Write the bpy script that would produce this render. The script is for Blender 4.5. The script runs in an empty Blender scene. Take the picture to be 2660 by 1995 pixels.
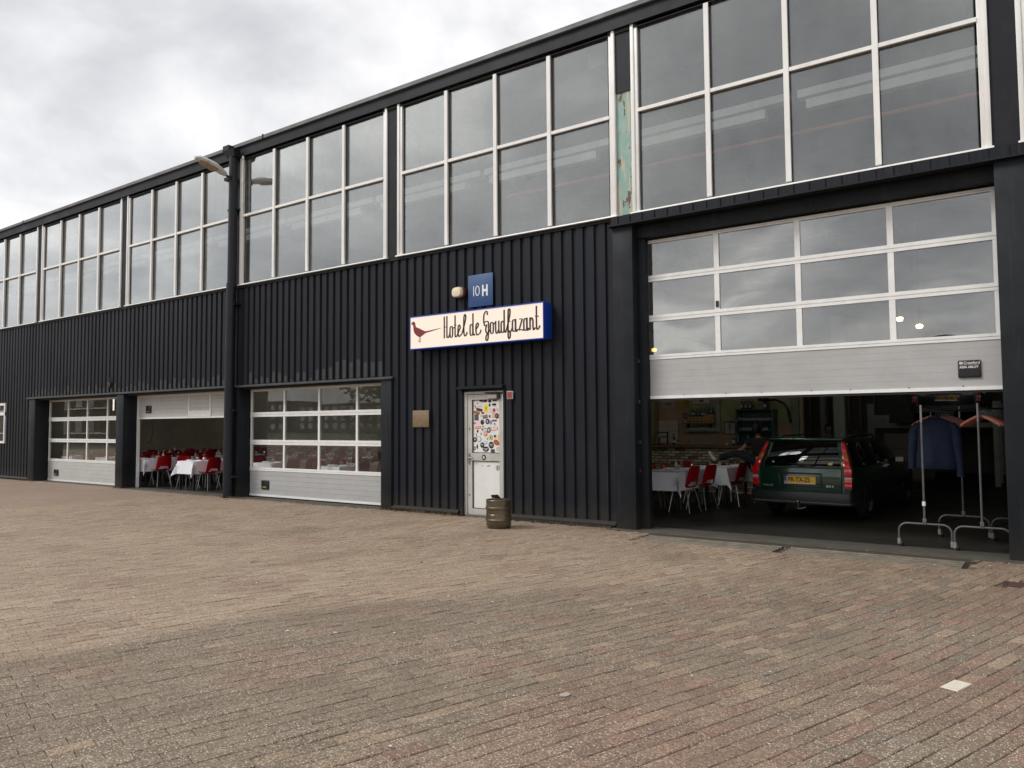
import bpy, bmesh, math, random
from mathutils import Vector, Matrix, noise
random.seed(7)
rad = math.radians
S = bpy.context.scene
COL = S.collection

# ------------------------------------------------------------------ camera
CAMP = Vector((0.0, -10.651, 1.6))
fw = Vector((-0.57712108, 0.81488776, 0.05375125))
rt = Vector((0.81582769, 0.57825204, -0.00705372))
up = Vector((0.03682976, -0.03978091, 0.99852944))
cam = bpy.data.cameras.new("camera")
cam.sensor_fit = 'HORIZONTAL'; cam.sensor_width = 36.0
cam.lens = 1981.77 / 2660 * 36
cam.clip_start = 0.05; cam.clip_end = 5000
co = bpy.data.objects.new("camera", cam); COL.objects.link(co)
M = Matrix.Identity(4)
for i in range(3):
    M[i][0] = rt[i]; M[i][1] = up[i]; M[i][2] = -fw[i]; M[i][3] = CAMP[i]
co.matrix_world = M
S.camera = co
S.view_settings.view_transform = 'Standard'
S.view_settings.look = 'None'
S.view_settings.exposure = 0.32
S.view_settings.gamma = 1.0
S.view_settings.use_curve_mapping = False
S.render.engine = 'CYCLES'
S.cycles.use_denoising = True
S.cycles.max_bounces = 8
S.cycles.transparent_max_bounces = 24
S.cycles.diffuse_bounces = 4
S.cycles.glossy_bounces = 4
S.cycles.caustics_reflective = False
S.cycles.caustics_refractive = False
S.cycles.sample_clamp_indirect = 4.0

# ------------------------------------------------------------------ sky
SUN_EL, SUN_AZ = 46, 222          # compass style angle, sun behind and left of the camera
w = bpy.data.worlds.new("World"); S.world = w; w.use_nodes = True
nt = w.node_tree; N = nt.nodes; L = nt.links
N.clear()
out = N.new('ShaderNodeOutputWorld'); bg = N.new('ShaderNodeBackground')
L.new(bg.outputs[0], out.inputs[0])
sky = N.new('ShaderNodeTexSky'); sky.sky_type = 'NISHITA'; sky.sun_disc = False
sky.sun_elevation = rad(SUN_EL); sky.sun_rotation = rad(SUN_AZ)
skm = N.new('ShaderNodeVectorMath'); skm.operation = 'SCALE'; skm.inputs['Scale'].default_value = 0.1
L.new(sky.outputs[0], skm.inputs[0])
tc = N.new('ShaderNodeTexCoord'); sp = N.new('ShaderNodeSeparateXYZ'); L.new(tc.outputs['Generated'], sp.inputs[0])
def wmath(op, a, b=None, clamp=False):
    n = N.new('ShaderNodeMath'); n.operation = op; n.use_clamp = clamp
    for i, q in enumerate((a, b)):
        if q is None: continue
        if isinstance(q, (int, float)): n.inputs[i].default_value = q
        else: L.new(q, n.inputs[i])
    return n.outputs[0]
den = wmath('ADD', wmath('MAXIMUM', sp.outputs[2], 0.0), 0.40)
cx = wmath('DIVIDE', sp.outputs[0], den); cy = wmath('DIVIDE', sp.outputs[1], den)
cb = N.new('ShaderNodeCombineXYZ'); L.new(cx, cb.inputs[0]); L.new(cy, cb.inputs[1])
cb.inputs[2].default_value = 3.7
def wnoise(scale, detail, rough, dist=0.0, off=0.0):
    mp = N.new('ShaderNodeMapping'); mp.inputs['Location'].default_value = (off, off * .7, 0); L.new(cb.outputs[0], mp.inputs[0])
    n = N.new('ShaderNodeTexNoise'); n.inputs['Scale'].default_value = scale; n.inputs['Detail'].default_value = detail
    n.inputs['Roughness'].default_value = rough; n.inputs['Distortion'].default_value = dist
    L.new(mp.outputs[0], n.inputs['Vector']); return n.outputs['Fac']
big = wnoise(1.35, 5, .52, .4, 8.7)
fine = wnoise(3.2, 6, .55, .3, 1.2)
mixn = wmath('ADD', wmath('MULTIPLY', big, .63), wmath('MULTIPLY', fine, .37))
ramp = N.new('ShaderNodeValToRGB'); L.new(mixn, ramp.inputs[0])
e = ramp.color_ramp.elements
e[0].position = .34; e[0].color = (.44, .445, .47, 1)
e[1].position = .60; e[1].color = (1.20, 1.185, 1.16, 1)
m1 = e.new(.44); m1.color = (.62, .62, .64, 1)
m2 = e.new(.52); m2.color = (.82, .815, .82, 1)
mx = N.new('ShaderNodeMix'); mx.data_type = 'RGBA'; mx.inputs['Factor'].default_value = .94
L.new(skm.outputs[0], mx.inputs['A']); L.new(ramp.outputs[0], mx.inputs['B'])
L.new(mx.outputs['Result'], bg.inputs[0]); bg.inputs[1].default_value = 1.02

sun = bpy.data.lights.new("sun", 'SUN'); sun.energy = 1.5; sun.angle = rad(18); sun.color = (1, .965, .92)
so = bpy.data.objects.new("sun", sun); COL.objects.link(so)
az = rad(SUN_AZ); el = rad(SUN_EL)
sd = Vector((math.sin(az) * math.cos(el), math.cos(az) * math.cos(el), math.sin(el)))
so.rotation_euler = sd.to_track_quat('Z', 'Y').to_euler()

# ------------------------------------------------------------------ helpers
class MB:
    def __init__(s): s.v = []; s.f = []
    def add(s, vs, fs):
        o = len(s.v); s.v += [tuple(p) for p in vs]; s.f += [tuple(i + o for i in q) for q in fs]; return s
    def box(s, x0, x1, y0, y1, z0, z1):
        if x0 > x1: x0, x1 = x1, x0
        if y0 > y1: y0, y1 = y1, y0
        if z0 > z1: z0, z1 = z1, z0
        return s.hexa([(x0,y0,z0),(x1,y0,z0),(x1,y1,z0),(x0,y1,z0),(x0,y0,z1),(x1,y0,z1),(x1,y1,z1),(x0,y1,z1)])
    def hexa(s, p):
        return s.add(p, [(0,3,2,1),(4,5,6,7),(0,1,5,4),(1,2,6,5),(2,3,7,6),(3,0,4,7)])
    def loft(s, rings, cap=True, closed=True):
        n = len(rings[0]); vs = [p for r in rings for p in r]; fs = []
        for k in range(len(rings) - 1):
            for i in range(n if closed else n - 1):
                j = (i + 1) % n
                fs.append((k*n+i, k*n+j, (k+1)*n+j, (k+1)*n+i))
        if cap and closed:
            fs.append(tuple(range(n))[::-1]); fs.append(tuple((len(rings)-1)*n + i for i in range(n)))
        return s.add(vs, fs)
    def lathe(s, prof, c=(0,0,0), n=16, cap=False):
        rings = [[(c[0]+r*math.cos(2*math.pi*i/n), c[1]+r*math.sin(2*math.pi*i/n), c[2]+z) for i in range(n)] for r, z in prof]
        return s.loft(rings, cap=cap)
    def tube(s, path, r, n=8, cap=True):
        P = [Vector(p) for p in path]; rings = []
        rr = r if isinstance(r, (list, tuple)) else [r] * len(P)
        prev = None
        for i, p in enumerate(P):
            t = (P[min(i+1, len(P)-1)] - P[max(i-1, 0)]).normalized()
            if prev is None:
                a = Vector((0,0,1)) if abs(t.z) < .9 else Vector((1,0,0))
            else: a = prev
            u = (a - t * a.dot(t)).normalized(); prev = u; v = t.cross(u)
            rings.append([tuple(p + (u*math.cos(2*math.pi*k/n) + v*math.sin(2*math.pi*k/n)) * rr[i]) for k in range(n)])
        return s.loft(rings, cap=cap)
    def prism(s, pts, axis, a0, a1):
        # pts 2D polygon, extruded along axis (0 x,1 y,2 z); pts fill the other two axes in order
        def mk(p, a):
            l = list(p); l.insert(axis, a); return tuple(l)
        n = len(pts)
        return s.add([mk(p, a0) for p in pts] + [mk(p, a1) for p in pts],
                     [tuple(range(n))[::-1], tuple(range(n, 2*n))] + [(i, (i+1) % n, n+(i+1) % n, n+i) for i in range(n)])
    def xform(s, m):
        s.v = [tuple(m @ Vector(p)) for p in s.v]; return s
    def mesh(s, name, mat, smooth=False, bevel=0, seg=2, ang=35):
        me = bpy.data.meshes.new(name); me.from_pydata(s.v, [], s.f)
        bm = bmesh.new(); bm.from_mesh(me)
        bmesh.ops.recalc_face_normals(bm, faces=bm.faces)
        if bevel:
            ed = [q for q in bm.edges if len(q.link_faces) == 2 and q.calc_face_angle(0) > rad(30)]
            bmesh.ops.bevel(bm, geom=ed, offset=bevel, segments=seg, affect='EDGES', profile=.5)
        bm.to_mesh(me); bm.free()
        if smooth or bevel:
            for p in me.polygons: p.use_smooth = True
            me.set_sharp_from_angle(angle=rad(ang))
        if mat: me.materials.append(mat)
        return me
    def build(s, name, mat, parent=None, **k):
        return link(name, s.mesh(name, mat, **k), parent)

LOCS = {}
def link(name, me, parent=None):
    o = bpy.data.objects.new(name, me); COL.objects.link(o)
    if parent is not None: adopt(o, parent)
    return o
def adopt(o, parent):
    o.parent = parent
    o.matrix_parent_inverse = Matrix.Translation(-LOCS.get(parent.name, Vector((0,0,0))))
    LOCS[o.name] = Vector((0,0,0))
def tag(o, label, cat, group=None):
    o['label'] = label; o['category'] = cat
    if group: o['group'] = group
    return o
def thing(name, label, cat, loc=(0,0,0), group=None):
    o = bpy.data.objects.new(name, None); COL.objects.link(o); o.empty_display_size = .1
    o.location = loc; LOCS[o.name] = Vector(loc)
    return tag(o, label, cat, group)
def solo(name, me, label, cat, loc=(0,0,0), rz=0, group=None):
    o = bpy.data.objects.new(name, me); COL.objects.link(o); o.location = loc; o.rotation_euler = (0,0,rz)
    return tag(o, label, cat, group)
def struct(o, kind='structure'):
    o['kind'] = kind; return o
def copy_tree(root, loc, rz, label, group=None, parent=None):
    r = root.copy(); COL.objects.link(r); r.location = loc; r.rotation_euler = (0, 0, rz)
    r['label'] = label
    if group: r['group'] = group
    for ch in root.children:
        c = ch.copy(); COL.objects.link(c); c.parent = r
        for g in ch.children:
            d = g.copy(); COL.objects.link(d); d.parent = c
    return r

# ------------------------------------------------------------------ materials
def newmat(name):
    m = bpy.data.materials.new(name); m.use_nodes = True
    n = m.node_tree.nodes; n.clear(); return m, n, m.node_tree.links
def P(name, col, rough=.5, metal=0, spec=.5, var=0.0, vscale=4.0, bump=0.0, bscale=60.0, objcol=False,
      emit=None, estr=0, stretch=(1,1,1), dirt=0.0, dcol=(.05,.045,.035), coat=0):
    m, n, l = newmat(name)
    o = n.new('ShaderNodeOutputMaterial'); b = n.new('ShaderNodeBsdfPrincipled'); l.new(b.outputs[0], o.inputs[0])
    b.inputs['Base Color'].default_value = (*col, 1); b.inputs['Roughness'].default_value = rough
    b.inputs['Metallic'].default_value = metal; b.inputs['Specular IOR Level'].default_value = spec
    if coat: b.inputs['Coat Weight'].default_value = coat; b.inputs['Coat Roughness'].default_value = .08
    c = None
    if objcol:
        oi = n.new('ShaderNodeObjectInfo'); c = oi.outputs['Color']
    tcn = n.new('ShaderNodeTexCoord'); mp = n.new('ShaderNodeMapping'); mp.inputs['Scale'].default_value = stretch
    l.new(tcn.outputs['Object'], mp.inputs[0])
    if var:
        t = n.new('ShaderNodeTexNoise'); t.inputs['Scale'].default_value = vscale; t.inputs['Detail'].default_value = 6
        t.inputs['Roughness'].default_value = .62
        l.new(mp.outputs[0], t.inputs['Vector'])
        mr = n.new('ShaderNodeMapRange'); mr.inputs['From Min'].default_value = .3; mr.inputs['From Max'].default_value = .7
        mr.inputs['To Min'].default_value = 1 - var; mr.inputs['To Max'].default_value = 1 + var
        l.new(t.outputs['Fac'], mr.inputs[0])
        vm = n.new('ShaderNodeVectorMath'); vm.operation = 'SCALE'
        if c is not None: l.new(c, vm.inputs[0])
        else: vm.inputs[0].default_value = col
        l.new(mr.outputs[0], vm.inputs['Scale']); c = vm.outputs[0]
        r2 = n.new('ShaderNodeMapRange'); r2.inputs['From Min'].default_value = .3; r2.inputs['From Max'].default_value = .7
        r2.inputs['To Min'].default_value = min(1, rough*1.18); r2.inputs['To Max'].default_value = rough*.85
        l.new(t.outputs['Fac'], r2.inputs[0]); l.new(r2.outputs[0], b.inputs['Roughness'])
    if dirt:
        t2 = n.new('ShaderNodeTexNoise'); t2.inputs['Scale'].default_value = vscale*1.7; t2.inputs['Detail'].default_value = 8
        t2.inputs['Roughness'].default_value = .7; l.new(mp.outputs[0], t2.inputs['Vector'])
        m2 = n.new('ShaderNodeMapRange'); m2.inputs['From Min'].default_value = .5; m2.inputs['From Max'].default_value = .75
        m2.inputs['To Max'].default_value = dirt; l.new(t2.outputs['Fac'], m2.inputs[0])
        mm = n.new('ShaderNodeMix'); mm.data_type = 'RGBA'; l.new(m2.outputs[0], mm.inputs['Factor'])
        if c is not None: l.new(c, mm.inputs['A'])
        else: mm.inputs['A'].default_value = (*col, 1)
        mm.inputs['B'].default_value = (*dcol, 1); c = mm.outputs['Result']
    if c is not None: l.new(c, b.inputs['Base Color'])
    if bump:
        t3 = n.new('ShaderNodeTexNoise'); t3.inputs['Scale'].default_value = bscale; t3.inputs['Detail'].default_value = 5
        l.new(mp.outputs[0], t3.inputs['Vector'])
        bp = n.new('ShaderNodeBump'); bp.inputs['Strength'].default_value = bump; bp.inputs['Distance'].default_value = .01
        l.new(t3.outputs['Fac'], bp.inputs['Height']); l.new(bp.outputs[0], b.inputs['Normal'])
    if emit:
        b.inputs['Emission Color'].default_value = (*emit, 1); b.inputs['Emission Strength'].default_value = estr
    return m

def glass_mat(name, f0=.08, tint=(.86,.9,.88), dust=.03, wave=0.0, wscale=1.4, rough=0.0, pw=4.0):
    m, n, l = newmat(name)
    o = n.new('ShaderNodeOutputMaterial')
    g = n.new('ShaderNodeNewGeometry')
    dt = n.new('ShaderNodeVectorMath'); dt.operation = 'DOT_PRODUCT'
    l.new(g.outputs['Normal'], dt.inputs[0]); l.new(g.outputs['Incoming'], dt.inputs[1])
    def ma(op, a, b2=None):
        q = n.new('ShaderNodeMath'); q.operation = op
        for i, x in enumerate((a, b2)):
            if x is None: continue
            if isinstance(x, (int, float)): q.inputs[i].default_value = x
            else: l.new(x, q.inputs[i])
        return q.outputs[0]
    c = ma('ABSOLUTE', dt.outputs['Value'])
    fr = ma('ADD', ma('MULTIPLY', ma('POWER', ma('SUBTRACT', 1.0, c), pw), 1 - f0), f0)
    tr = n.new('ShaderNodeBsdfTransparent'); tr.inputs[0].default_value = (*tint, 1)
    gl = n.new('ShaderNodeBsdfGlossy'); gl.inputs['Roughness'].default_value = rough; gl.inputs['Color'].default_value = (.965,.975,.97,1)
    mix = n.new('ShaderNodeMixShader'); l.new(fr, mix.inputs[0]); l.new(tr.outputs[0], mix.inputs[1]); l.new(gl.outputs[0], mix.inputs[2])
    tcn = n.new('ShaderNodeTexCoord')
    df = n.new('ShaderNodeBsdfDiffuse'); df.inputs['Color'].default_value = (.55,.54,.5,1)
    tn = n.new('ShaderNodeTexNoise'); tn.inputs['Scale'].default_value = 1.3; tn.inputs['Detail'].default_value = 7; tn.inputs['Roughness'].default_value = .65
    mpd = n.new('ShaderNodeMapping'); mpd.inputs['Scale'].default_value = (2.2, 1, .8); l.new(tcn.outputs['Object'], mpd.inputs[0]); l.new(mpd.outputs[0], tn.inputs['Vector'])
    mr = n.new('ShaderNodeMapRange'); mr.inputs['From Min'].default_value = .35; mr.inputs['From Max'].default_value = .75
    mr.inputs['To Min'].default_value = dust*.4; mr.inputs['To Max'].default_value = dust*2; l.new(tn.outputs['Fac'], mr.inputs[0])
    mix2 = n.new('ShaderNodeMixShader'); l.new(mr.outputs[0], mix2.inputs[0]); l.new(mix.outputs[0], mix2.inputs[1]); l.new(df.outputs[0], mix2.inputs[2])
    l.new(mix2.outputs[0], o.inputs[0])
    if wave:
        t = n.new('ShaderNodeTexNoise'); t.inputs['Scale'].default_value = wscale; t.inputs['Detail'].default_value = 1.0
        l.new(tcn.outputs['Object'], t.inputs['Vector'])
        bp = n.new('ShaderNodeBump'); bp.inputs['Strength'].default_value = 1; bp.inputs['Distance'].default_value = wave
        l.new(t.outputs['Fac'], bp.inputs['Height']); l.new(bp.outputs[0], gl.inputs['Normal'])
    return m

MT = {}
MT['clad'] = P('dark_cladding_paint', (.0088,.0105,.0160), .48, spec=.24, var=.35, vscale=.9, stretch=(1,1,.35), bump=.12, bscale=9, dirt=.35, dcol=(.026,.026,.026))
def foot_dust(m, h=.45, amt=.55, col=(.060,.048,.036)):
    n = m.node_tree.nodes; l = m.node_tree.links; b = [q for q in n if q.type == 'BSDF_PRINCIPLED'][0]
    src = b.inputs['Base Color'].links[0].from_socket
    g = n.new('ShaderNodeNewGeometry'); sx = n.new('ShaderNodeSeparateXYZ'); l.new(g.outputs['Position'], sx.inputs[0])
    t = n.new('ShaderNodeTexNoise'); t.inputs['Scale'].default_value = 3.5; t.inputs['Detail'].default_value = 8; t.inputs['Roughness'].default_value = .75
    l.new(g.outputs['Position'], t.inputs['Vector'])
    a = n.new('ShaderNodeMath'); a.operation = 'MULTIPLY_ADD'; l.new(t.outputs['Fac'], a.inputs[0]); a.inputs[1].default_value = -1.2*h; l.new(sx.outputs[2], a.inputs[2])
    r = n.new('ShaderNodeMapRange'); r.inputs['From Min'].default_value = .25*h; r.inputs['From Max'].default_value = -.75*h; r.inputs['To Min'].default_value = 0; r.inputs['To Max'].default_value = amt
    l.new(a.outputs[0], r.inputs[0])
    mm = n.new('ShaderNodeMix'); mm.data_type = 'RGBA'; l.new(r.outputs[0], mm.inputs['Factor']); l.new(src, mm.inputs['A']); mm.inputs['B'].default_value = (*col, 1)
    # pale scratches and old paint patches
    mp = n.new('ShaderNodeMapping'); mp.inputs['Scale'].default_value = (14, 14, .9); l.new(g.outputs['Position'], mp.inputs[0])
    t2 = n.new('ShaderNodeTexNoise'); t2.inputs['Scale'].default_value = 1; t2.inputs['Detail'].default_value = 4; l.new(mp.outputs[0], t2.inputs['Vector'])
    r2 = n.new('ShaderNodeMapRange'); r2.inputs['From Min'].default_value = .60; r2.inputs['From Max'].default_value = .74; r2.inputs['To Max'].default_value = .55; l.new(t2.outputs['Fac'], r2.inputs[0])
    m2 = n.new('ShaderNodeMix'); m2.data_type = 'RGBA'; l.new(r2.outputs[0], m2.inputs['Factor']); l.new(mm.outputs['Result'], m2.inputs['A']); m2.inputs['B'].default_value = (.030,.031,.034,1)
    l.new(m2.outputs['Result'], b.inputs['Base Color'])
foot_dust(MT['clad'])
MT['post'] = P('dark_post_paint', (.0105,.0130,.0165), .55, spec=.22, var=.3, vscale=1.6, bump=.1, bscale=14, dirt=.4, dcol=(.024,.025,.024))
foot_dust(MT['post'])
MT['fascia'] = P('fascia_paint', (.011,.0125,.017), .5, spec=.25, var=.3, vscale=1.2, dirt=.3)
MT['cap'] = P('grey_roof_cap', (.13,.135,.14), .6, var=.25, vscale=2, dirt=.5, dcol=(.08,.08,.075))
MT['lintel'] = P('lintel_flashing', (.05,.052,.054), .45, var=.4, vscale=4, dirt=.4, dcol=(.12,.12,.11))
MT['frame'] = P('white_window_frame', (.84,.835,.81), .38, var=.06, vscale=5, stretch=(1,1,.3), dirt=.22, dcol=(.30,.27,.22))
MT['alu'] = P('white_aluminium_rail', (.82,.82,.80), .35, var=.06, vscale=6, dirt=.2, dcol=(.4,.38,.34))
MT['panel'] = P('grey_door_panel', (.43,.43,.425), .5, var=.07, vscale=2.5, stretch=(1,1,2), dirt=.18, dcol=(.3,.29,.27), bump=.1, bscale=120)
MT['panelw'] = P('light_door_panel', (.52,.515,.49), .5, var=.07, vscale=2.5, dirt=.2, dcol=(.34,.32,.29))
MT['glass'] = glass_mat('window_glass', f0=.125, tint=(.90,.93,.93), dust=.04, pw=1.85)
MT['dglass'] = glass_mat('door_glass', f0=.045, tint=(.93,.94,.92), dust=.01, wave=.0006, wscale=1.2)
MT['pglass'] = glass_mat('acrylic_door_pane', f0=.19, tint=(.90,.90,.88), dust=.03, wave=.0012, wscale=1.3)
MT['black'] = P('black_plastic', (.012,.012,.013), .4)
MT['door'] = P('pale_grey_door_paint', (.50,.49,.45), .4, var=.1, vscale=3, dirt=.5, dcol=(.27,.24,.19))
MT['doorpanel'] = P('white_door_panel', (.76,.75,.72), .35, var=.05, vscale=3, dirt=.25, dcol=(.5,.47,.42))
MT['steel'] = P('steel', (.5,.5,.5), .3, metal=1, var=.2, vscale=10)
MT['chrome'] = P('chrome_tube', (.30,.30,.31), .33, metal=.9)
MT['rackmetal'] = P('grey_rack_tube', (.10,.098,.098), .5, metal=.2, var=.2, vscale=12)
MT['castor'] = P('castor_plastic', (.2,.2,.2), .5)
MT['blue'] = P('sign_blue', (.01,.045,.34), .35, var=.12, vscale=3)
MT['blue2'] = P('plate_blue', (.035,.085,.21), .4, var=.08, vscale=5)
MT['white'] = P('white_print', (.8,.8,.79), .5)
MT['signface'] = P('lit_sign_face', (.50,.44,.38), .5, emit=(1.0,.82,.68), estr=.46)
MT['letter'] = P('dark_brown_lettering', (.035,.024,.012), .5)
MT['bird'] = P('dark_red_print', (.20,.022,.03), .5)
MT['lampglass'] = P('cream_lamp_glass', (.78,.70,.48), .35)
MT['brown'] = P('brown_plastic', (.12,.032,.012), .4, var=.2, vscale=8)
MT['brass'] = P('brass_plaque', (.21,.15,.085), .5, var=.15, vscale=14, metal=.2)
MT['redplate'] = P('faded_red_plate', (.30,.085,.07), .5, var=.2, vscale=20)
MT['keg'] = P('brown_keg_metal', (.15,.12,.085), .34, metal=.75, var=.4, vscale=5, dirt=.5, dcol=(.07,.05,.03), bump=.12, bscale=30)
MT['concrete'] = P('worn_concrete', (.070,.064,.052), .85, var=.3, vscale=3, bump=.35, bscale=60, dirt=.5, dcol=(.04,.034,.026))
MT['drain'] = P('drain_concrete', (.19,.165,.125), .85, var=.3, vscale=5, bump=.3, bscale=80, dirt=.5, dcol=(.08,.06,.04))
MT['repaint'] = P('faded_paint_band', (.026,.029,.028), .55, var=.35, vscale=7)
MT['apron'] = P('grimy_apron', (.050,.037,.025), .9, var=.35, vscale=6, bump=.3, bscale=60)
MT['groove'] = P('dirty_shaded_groove', (.022,.016,.011), .9, var=.3, vscale=8)  # dark brown grooves; also the painted shade inside the drain slots
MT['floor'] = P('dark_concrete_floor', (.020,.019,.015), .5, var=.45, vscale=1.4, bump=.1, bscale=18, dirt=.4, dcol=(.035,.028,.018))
MT['wall'] = P('olive_brown_wall', (.80,.72,.55), .85, var=.2, vscale=.8, bump=.1, bscale=8)
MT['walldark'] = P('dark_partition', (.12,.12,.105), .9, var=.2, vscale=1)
MT['ceil'] = P('pale_ceiling', (.36,.35,.32), .9, var=.2, vscale=1)
MT['cream'] = P('cream_paint', (.33,.33,.29), .7, var=.15, vscale=2, dirt=.4, dcol=(.14,.13,.1))
MT['cloth'] = P('white_tablecloth', (.84,.84,.88), .85, var=.04, vscale=3, bump=.12, bscale=9)
MT['red'] = P('red_plastic', (.36,.006,.010), .32, var=.1, vscale=6)
MT['tablewood'] = P('table_wood', (.14,.09,.05), .5)
MT['wglass'] = glass_mat('wine_glass', f0=.12, tint=(.96,.97,.96), dust=.03)
MT['napkin'] = P('white_napkin', (.8,.8,.8), .8)
MT['candle'] = P('pink_candle_jar', (.5,.28,.22), .4, var=.3, vscale=40)
MT['wood'] = P('bar_top_wood', (.17,.09,.045), .45, var=.3, vscale=5, stretch=(.5,4,4))
MT['mortar'] = P('mortar', (.10,.075,.05), .95, var=.2, vscale=12)
MT['barbrick'] = P('bar_brick', (.3,.25,.15), .9, var=.2, vscale=16, objcol=True, bump=.4, bscale=50)
MT['objcol'] = P('painted_item', (1,1,1), .5, objcol=True)
MT['objcolvar'] = P('printed_item', (1,1,1), .55, var=.22, vscale=55, objcol=True)
MT['carpaint'] = P('dark_green_car_paint', (.014,.050,.031), .22, metal=.3, coat=1.0, var=.12, vscale=1.5)
MT['carpaint2'] = P('dark_grey_car_paint', (.02,.02,.022), .3, coat=1.0)
MT['cargl'] = P('dark_car_glass', (.004,.005,.005), .04, spec=.8)
MT['rubber'] = P('black_rubber', (.012,.012,.012), .7)
MT['trim'] = P('car_bumper_plastic', (.018,.024,.021), .4)
MT['lampred'] = P('red_lamp_lens', (.70,.010,.015), .12, coat=1, emit=(1,.02,.02), estr=0)
MT['lamporange'] = P('orange_lamp_lens', (.55,.11,.012), .12, coat=1)
MT['lampwhite'] = P('clear_lamp_lens', (.5,.42,.4), .12, coat=1)
MT['yellow'] = P('yellow_plate', (.85,.50,.03), .4)
MT['platered'] = P('plate_black', (.02,.01,.01), .5)
MT['eublue'] = P('plate_blue_strip', (.01,.08,.45), .4)
MT['silver'] = P('silver_badge', (.55,.55,.55), .3, metal=.8)
MT['denim'] = P('dark_blue_jacket_cloth', (.010,.014,.027), .9, spec=.08, var=.2, vscale=7, bump=.3, bscale=30)
MT['hanger'] = P('red_brown_hanger_wood', (.20,.06,.032), .4, var=.25, vscale=14)
MT['skin'] = P('skin', (.38,.19,.12), .5)
MT['tee'] = P('black_cotton', (.012,.012,.013), .85)
MT['trouser'] = P('navy_trousers', (.014,.018,.032), .85)
MT['hair'] = P('dark_hair', (.012,.009,.007), .6)
MT['shoe'] = P('white_shoe', (.62,.62,.60), .6)
MT['whitetile'] = P('glazed_wall_tile', (.62,.54,.44), .3, var=.06, vscale=10)
MT['darkmetal'] = P('dark_metal', (.03,.028,.026), .4, metal=.6)
MT['green'] = P('green_cabinet', (.06,.12,.10), .5, var=.2, vscale=4)
MT['bottle'] = P('dark_bottle_glass', (.006,.012,.007), .1, coat=1)
MT['warmlamp'] = P('warm_lamp', (.9,.7,.4), .5, emit=(1,.72,.32), estr=9)
MT['orangelamp'] = P('orange_lamp', (.9,.5,.2), .5, emit=(1,.45,.10), estr=3)
MT['whitebar'] = P('emissive_white_bar', (.9,.9,.85), .5, emit=(1,.96,.85), estr=1.1)
MT['redpipe'] = P('red_pipe', (.40,.10,.06), .5, var=.2, vscale=6)
MT['beam'] = P('white_cable_tray', (.8,.8,.74), .6, var=.1, vscale=3)
MT['pipe'] = P('dark_drainpipe', (.011,.013,.019), .42, spec=.3, var=.3, vscale=5, stretch=(1,1,.3), dirt=.3, dcol=(.03,.03,.03))
MT['lamphead'] = P('white_lamp_housing', (.62,.63,.62), .5, var=.15, vscale=9, dirt=.4, dcol=(.3,.3,.28))
MT['lamplens'] = P('yellowed_lamp_lens', (.33,.25,.13), .35, var=.3, vscale=9)
MT['brickblock'] = P('distant_brick_wall', (.12,.05,.035), .9, var=.25, vscale=.3)
MT['darkblock'] = P('distant_grey_wall', (.07,.07,.06), .9, var=.25, vscale=.3)
MT['leaf'] = P('leaf', (.035,.05,.018), .6, var=.5, vscale=.8)
MT['bark'] = P('bark', (.06,.045,.03), .9, var=.3, vscale=6)
MT['drygrass'] = P('dry_grass', (.22,.16,.08), .9, var=.3, vscale=30)
MT['litter'] = P('litter', (.6,.58,.55), .8)
MT['grassfar'] = P('far_grass', (.05,.065,.025), .95, var=.4, vscale=.4)
MT['asphalt'] = P('far_road', (.09,.085,.08), .9, var=.2, vscale=2)

def pier_material():
    m, n, l = newmat('peeling_turquoise_paint')
    o = n.new('ShaderNodeOutputMaterial'); b = n.new('ShaderNodeBsdfPrincipled'); l.new(b.outputs[0], o.inputs[0]); b.inputs['Roughness'].default_value = .65
    tcn = n.new('ShaderNodeTexCoord')
    def nz(scale, st, det=5):
        mp = n.new('ShaderNodeMapping'); mp.inputs['Scale'].default_value = st; l.new(tcn.outputs['Object'], mp.inputs[0])
        t = n.new('ShaderNodeTexNoise'); t.inputs['Scale'].default_value = scale; t.inputs['Detail'].default_value = det; t.inputs['Roughness'].default_value = .6
        l.new(mp.outputs[0], t.inputs['Vector']); return t.outputs['Fac']
    def step(f, a, b2):
        r = n.new('ShaderNodeMapRange'); r.inputs['From Min'].default_value = a; r.inputs['From Max'].default_value = b2; l.new(f, r.inputs[0]); return r.outputs[0]
    def mixc(f, A, B):
        mm = n.new('ShaderNodeMix'); mm.data_type = 'RGBA'; l.new(f, mm.inputs['Factor'])
        for k, q in (('A', A), ('B', B)):
            if isinstance(q, tuple): mm.inputs[k].default_value = (*q, 1)
            else: l.new(q, mm.inputs[k])
        return mm.outputs['Result']
    c = mixc(step(nz(4, (1,1,1)), .35, .65), (.22,.37,.33), (.31,.45,.41))
    c = mixc(step(nz(7, (2.4,1,.22)), .54, .57), c, (.50,.45,.33))
    c = mixc(step(nz(3.3, (1.6,1,.8), 8), .565, .585), c, (.13,.085,.05))
    c = mixc(step(nz(16, (1,1,.6), 3), .66, .70), c, (.30,.20,.10))
    l.new(c, b.inputs['Base Color'])
    return m
MT['teal'] = pier_material()

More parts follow.
